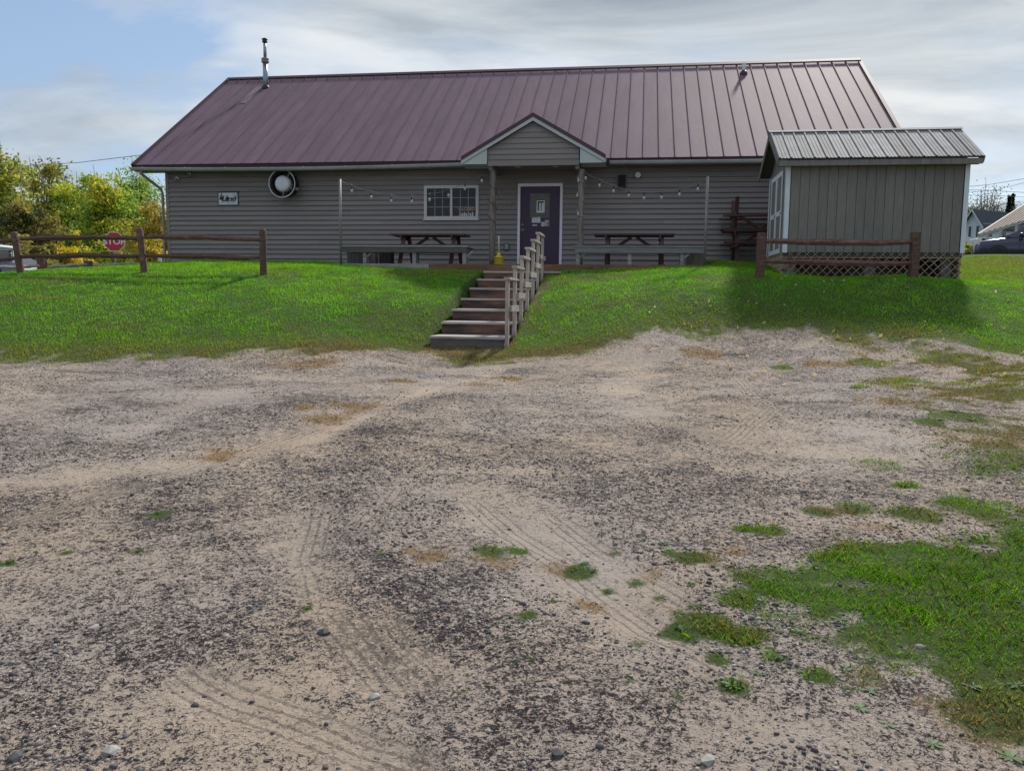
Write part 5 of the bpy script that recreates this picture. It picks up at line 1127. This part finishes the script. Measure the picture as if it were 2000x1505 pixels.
# broad-leaved weeds
LP = []; LT = []
def rosette(px, py, r, n=8, tint=(.06, .15, .02)):
    c = hit(px, py) if isinstance(px, (int, np.integer)) else np.array([px, py, 0]); c[2] = z_at(np.array([c[0]]), np.array([c[1]]))[0]
    for i in range(n):
        a = i*6.283/n+random.uniform(-.3, .3); l = r*.55*random.uniform(.4, 1.2); d = np.array([math.cos(a), math.sin(a), 0]); s = np.array([-d[1], d[0], 0])*l*random.uniform(.12, .22); z = np.array([0, 0, 1.])
        e1_ = random.uniform(.03, .3); q = [c+z*.004, c+d*l*.4+s*.8+z*l*e1_*.6, c+d*l*.75+s*.9+z*l*e1_*.8, c+d*l+z*l*e1_*.55, c+d*l*.75-s*.9+z*l*e1_*.8, c+d*l*.4-s*.8+z*l*e1_*.6]
        LP.append(q); k = random.uniform(.7, 1.3); LT.append((tint[0]*k*random.uniform(.8, 1.3), tint[1]*k, tint[2]*k))
for px, py, r in [(1325, 1195, .075), (1355, 1185, .08), (1385, 1225, .06), (1330, 1225, .06), (1140, 1095, .055), (1160, 1110, .05), (925, 1078, .04), (1005, 1070, .04), (1030, 1205, .04), (1080, 1172, .05), (1190, 1145, .04), (1430, 1345, .07), (1480, 1320, .05), (1680, 1390, .07), (1730, 1420, .06), (1820, 1465, .07), (1700, 1350, .05), (1500, 1135, .06), (1540, 1120, .06), (1560, 1240, .06), (1640, 1215, .07), (1900, 1350, .07), (1985, 1340, .09), (1975, 1490, .09), (1650, 1310, .06),
                  (745, 1087, .03), (850, 1070, .04), (20, 1103, .05), (70, 1083, .04), (230, 1122, .03), (275, 1082, .04), (310, 1012, .05), (600, 1190, .03), (905, 1352, .025), (1000, 1250, .04), (1040, 1290, .03), (1350, 1140, .06), (1440, 1110, .06), (1450, 1165, .06), (860, 1168, .03), (915, 1170, .03), (1010, 1300, .03), (1230, 1328, .04), (1295, 1060, .05), (1310, 1075, .05), (1530, 718, .1), (1765, 945, .09), (1890, 955, .07), (1680, 758, .1), (1870, 805, .14), (1900, 820, .12), (1830, 822, .12), (1870, 840, .1), (1950, 752, .12), (1610, 730, .08), (1750, 705, .1)]:
    rosette(px, py, r, random.randint(10, 16))
for i in range(420):
    px = float(rng.uniform(1.0, 5.2)); py = float(rng.uniform(2.2, 6.5))
    if abs(px) > py*.66+.3: continue
    g_, d_, s0_ = masks(np.array([px]), np.array([py]))
    if g_[0] > .35: rosette(px, py, random.uniform(.012, .04), random.randint(4, 8), random.choice([(.09, .22, .025), (.12, .25, .03), (.16, .25, .07)]))
for i in range(90):
    px = float(rng.uniform(-4, 6)); py = float(rng.uniform(2.3, 8))
    if abs(px) < py*.66: rosette(px, py, random.uniform(.012, .03), random.randint(3, 6), (.09, .17, .03))
struct(place(tri_mesh('broadleaf_weeds', np.array(LP), np.array(LT), LEAF), 'broadleaf_weeds'), 'stuff')['label'] = 'small broad-leaved weeds scattered over the gravel'
# fallen leaves on the lawn
x, y = scatter(2, 11, 9.5, 16, 5, rng); k = np.abs(x) < y*.66; x, y = x[k], y[k]
P = quads_at(np.c_[x, y, z_at(x, y)+.03], .028, rng, 1.2); T = np.array([.55, .42, .22])[None]*rng.uniform(.5, 1.3, (len(x), 1)); struct(place(tri_mesh('fallen_leaves', P, T, LEAF), 'fallen_leaves'), 'stuff')['label'] = 'pale fallen leaves scattered over the grass'
# gravel stones
def stone_batch(x, y, r, seed):
    rng_ = np.random.default_rng(seed); n = len(x)
    ico = bmesh.new(); bmesh.ops.create_icosphere(ico, subdivisions=1, radius=1); iv = np.array([v.co[:] for v in ico.verts]); jf = np.array([[v.index for v in f.verts] for f in ico.faces]); ico.free()
    jit = 1+rng_.uniform(-.28, .28, (n, len(iv), 1)); sc_ = r[:, None, None]*np.stack([rng_.uniform(.7, 1.35, n), rng_.uniform(.7, 1.2, n), rng_.uniform(.4, .75, n)], 1)[:, None, :]
    a = rng_.uniform(0, 6.283, n); ca, sa = np.cos(a)[:, None], np.sin(a)[:, None]; v = iv[None]*jit*sc_; vx = v[..., 0]*ca-v[..., 1]*sa; vy = v[..., 0]*sa+v[..., 1]*ca
    v = np.stack([vx+x[:, None], vy+y[:, None], v[..., 2]+(z_at(x, y)+r*.15)[:, None]], -1)
    f = (jf[None]+np.arange(n)[:, None, None]*len(iv)).reshape(-1, 3)
    c = np.where(rng_.random((n, 1)) < .62, np.array([[.07, .066, .068]]), np.array([[.27, .25, .23]]))*rng_.uniform(.6, 1.4, (n, 1)); return v.reshape(-1, 3), f, np.repeat(c, len(iv), 0)
m = bpy.data.materials.new('gravel_stone'); m.use_nodes = True; q = m.node_tree.nodes.new('ShaderNodeAttribute'); q.attribute_name = 'tint'; m.node_tree.links.new(q.outputs['Color'], m.node_tree.nodes['Principled BSDF'].inputs['Base Color']); m.node_tree.nodes['Principled BSDF'].inputs['Roughness'].default_value = .8
SV_, SF_, SC_ = [], [], []; o_ = 0
for (y0, y1, dens, rlo, rhi, sd2) in ((1.8, 3.6, 2600, .003, .010, 1), (3.6, 6, 1000, .004, .011, 2), (6, 11.5, 200, .006, .013, 3), (1.8, 6, 45, .009, .017, 4)):
    x, y = scatter(-y1*.68, y1*.68, y0, y1, dens, rng); k = np.abs(x) < y*.67+.1; x, y = x[k], y[k]; g_, d_, s0_ = masks(x, y)
    ixs = np.clip(np.searchsorted(XS, x)-1, 0, nx-1); iys = np.clip(np.searchsorted(YS, y)-1, 0, ny-1); pn = fbm(x*1.1, y*1.5, 4, 33)+.16*rut[iys, ixs]; k = (rng.random(len(x)) < np.clip((pn-.40)*6, .06, 1)) & (g_ < .5); x, y = x[k], y[k]
    r = rlo+(rhi-rlo)*rng.random(len(x))**2.2; v, f, c = stone_batch(x, y, r, sd2); SV_.append(v); SF_.append(f+o_); SC_.append(c); o_ += len(v)
struct(place(attr_mesh('gravel', np.concatenate(SV_), np.concatenate(SF_), {'tint': np.concatenate(SC_)}, m, False), 'gravel'), 'stuff')['label'] = 'loose dark and pale gravel stones on the sandy lot'
for px, py, r, lab in [(218, 1483, .028, 'large pale angular stone at the lower left of the lot'), (30, 1485, .026, 'dark stone at the lower left corner of the lot'), (1090, 1474, .024, 'dark round stone at the bottom centre of the lot'), (1382, 1497, .03, 'pale flat stone at the bottom edge right of centre'), (632, 1242, .024, 'dark stone left of centre in the foreground gravel'), (730, 1360, .024, 'pale flat stone in the foreground left of centre'), (185, 1238, .026, 'dark-sided pale stone in the gravel at left')]:
    c = hit(px, py); v, f, _ = stone_batch(np.array([c[0]]), np.array([c[1]]), np.array([r]), int(px)); v = v.copy(); ctr = v.mean(0)
    me = bpy.data.meshes.new('stone'); me.from_pydata([tuple(q_-ctr) for q_ in v], [], [tuple(map(int, q_)) for q_ in f]); me.materials.append(mat('pale_stone', (.30, .285, .265), .8, var=.25, scale=30) if 'pale' in lab else mat('dark_stone', (.06, .058, .062), .75, var=.3, scale=30)); tag(place(me, 'stone', None, ctr), lab, 'stone', 'larger stones on the lot')
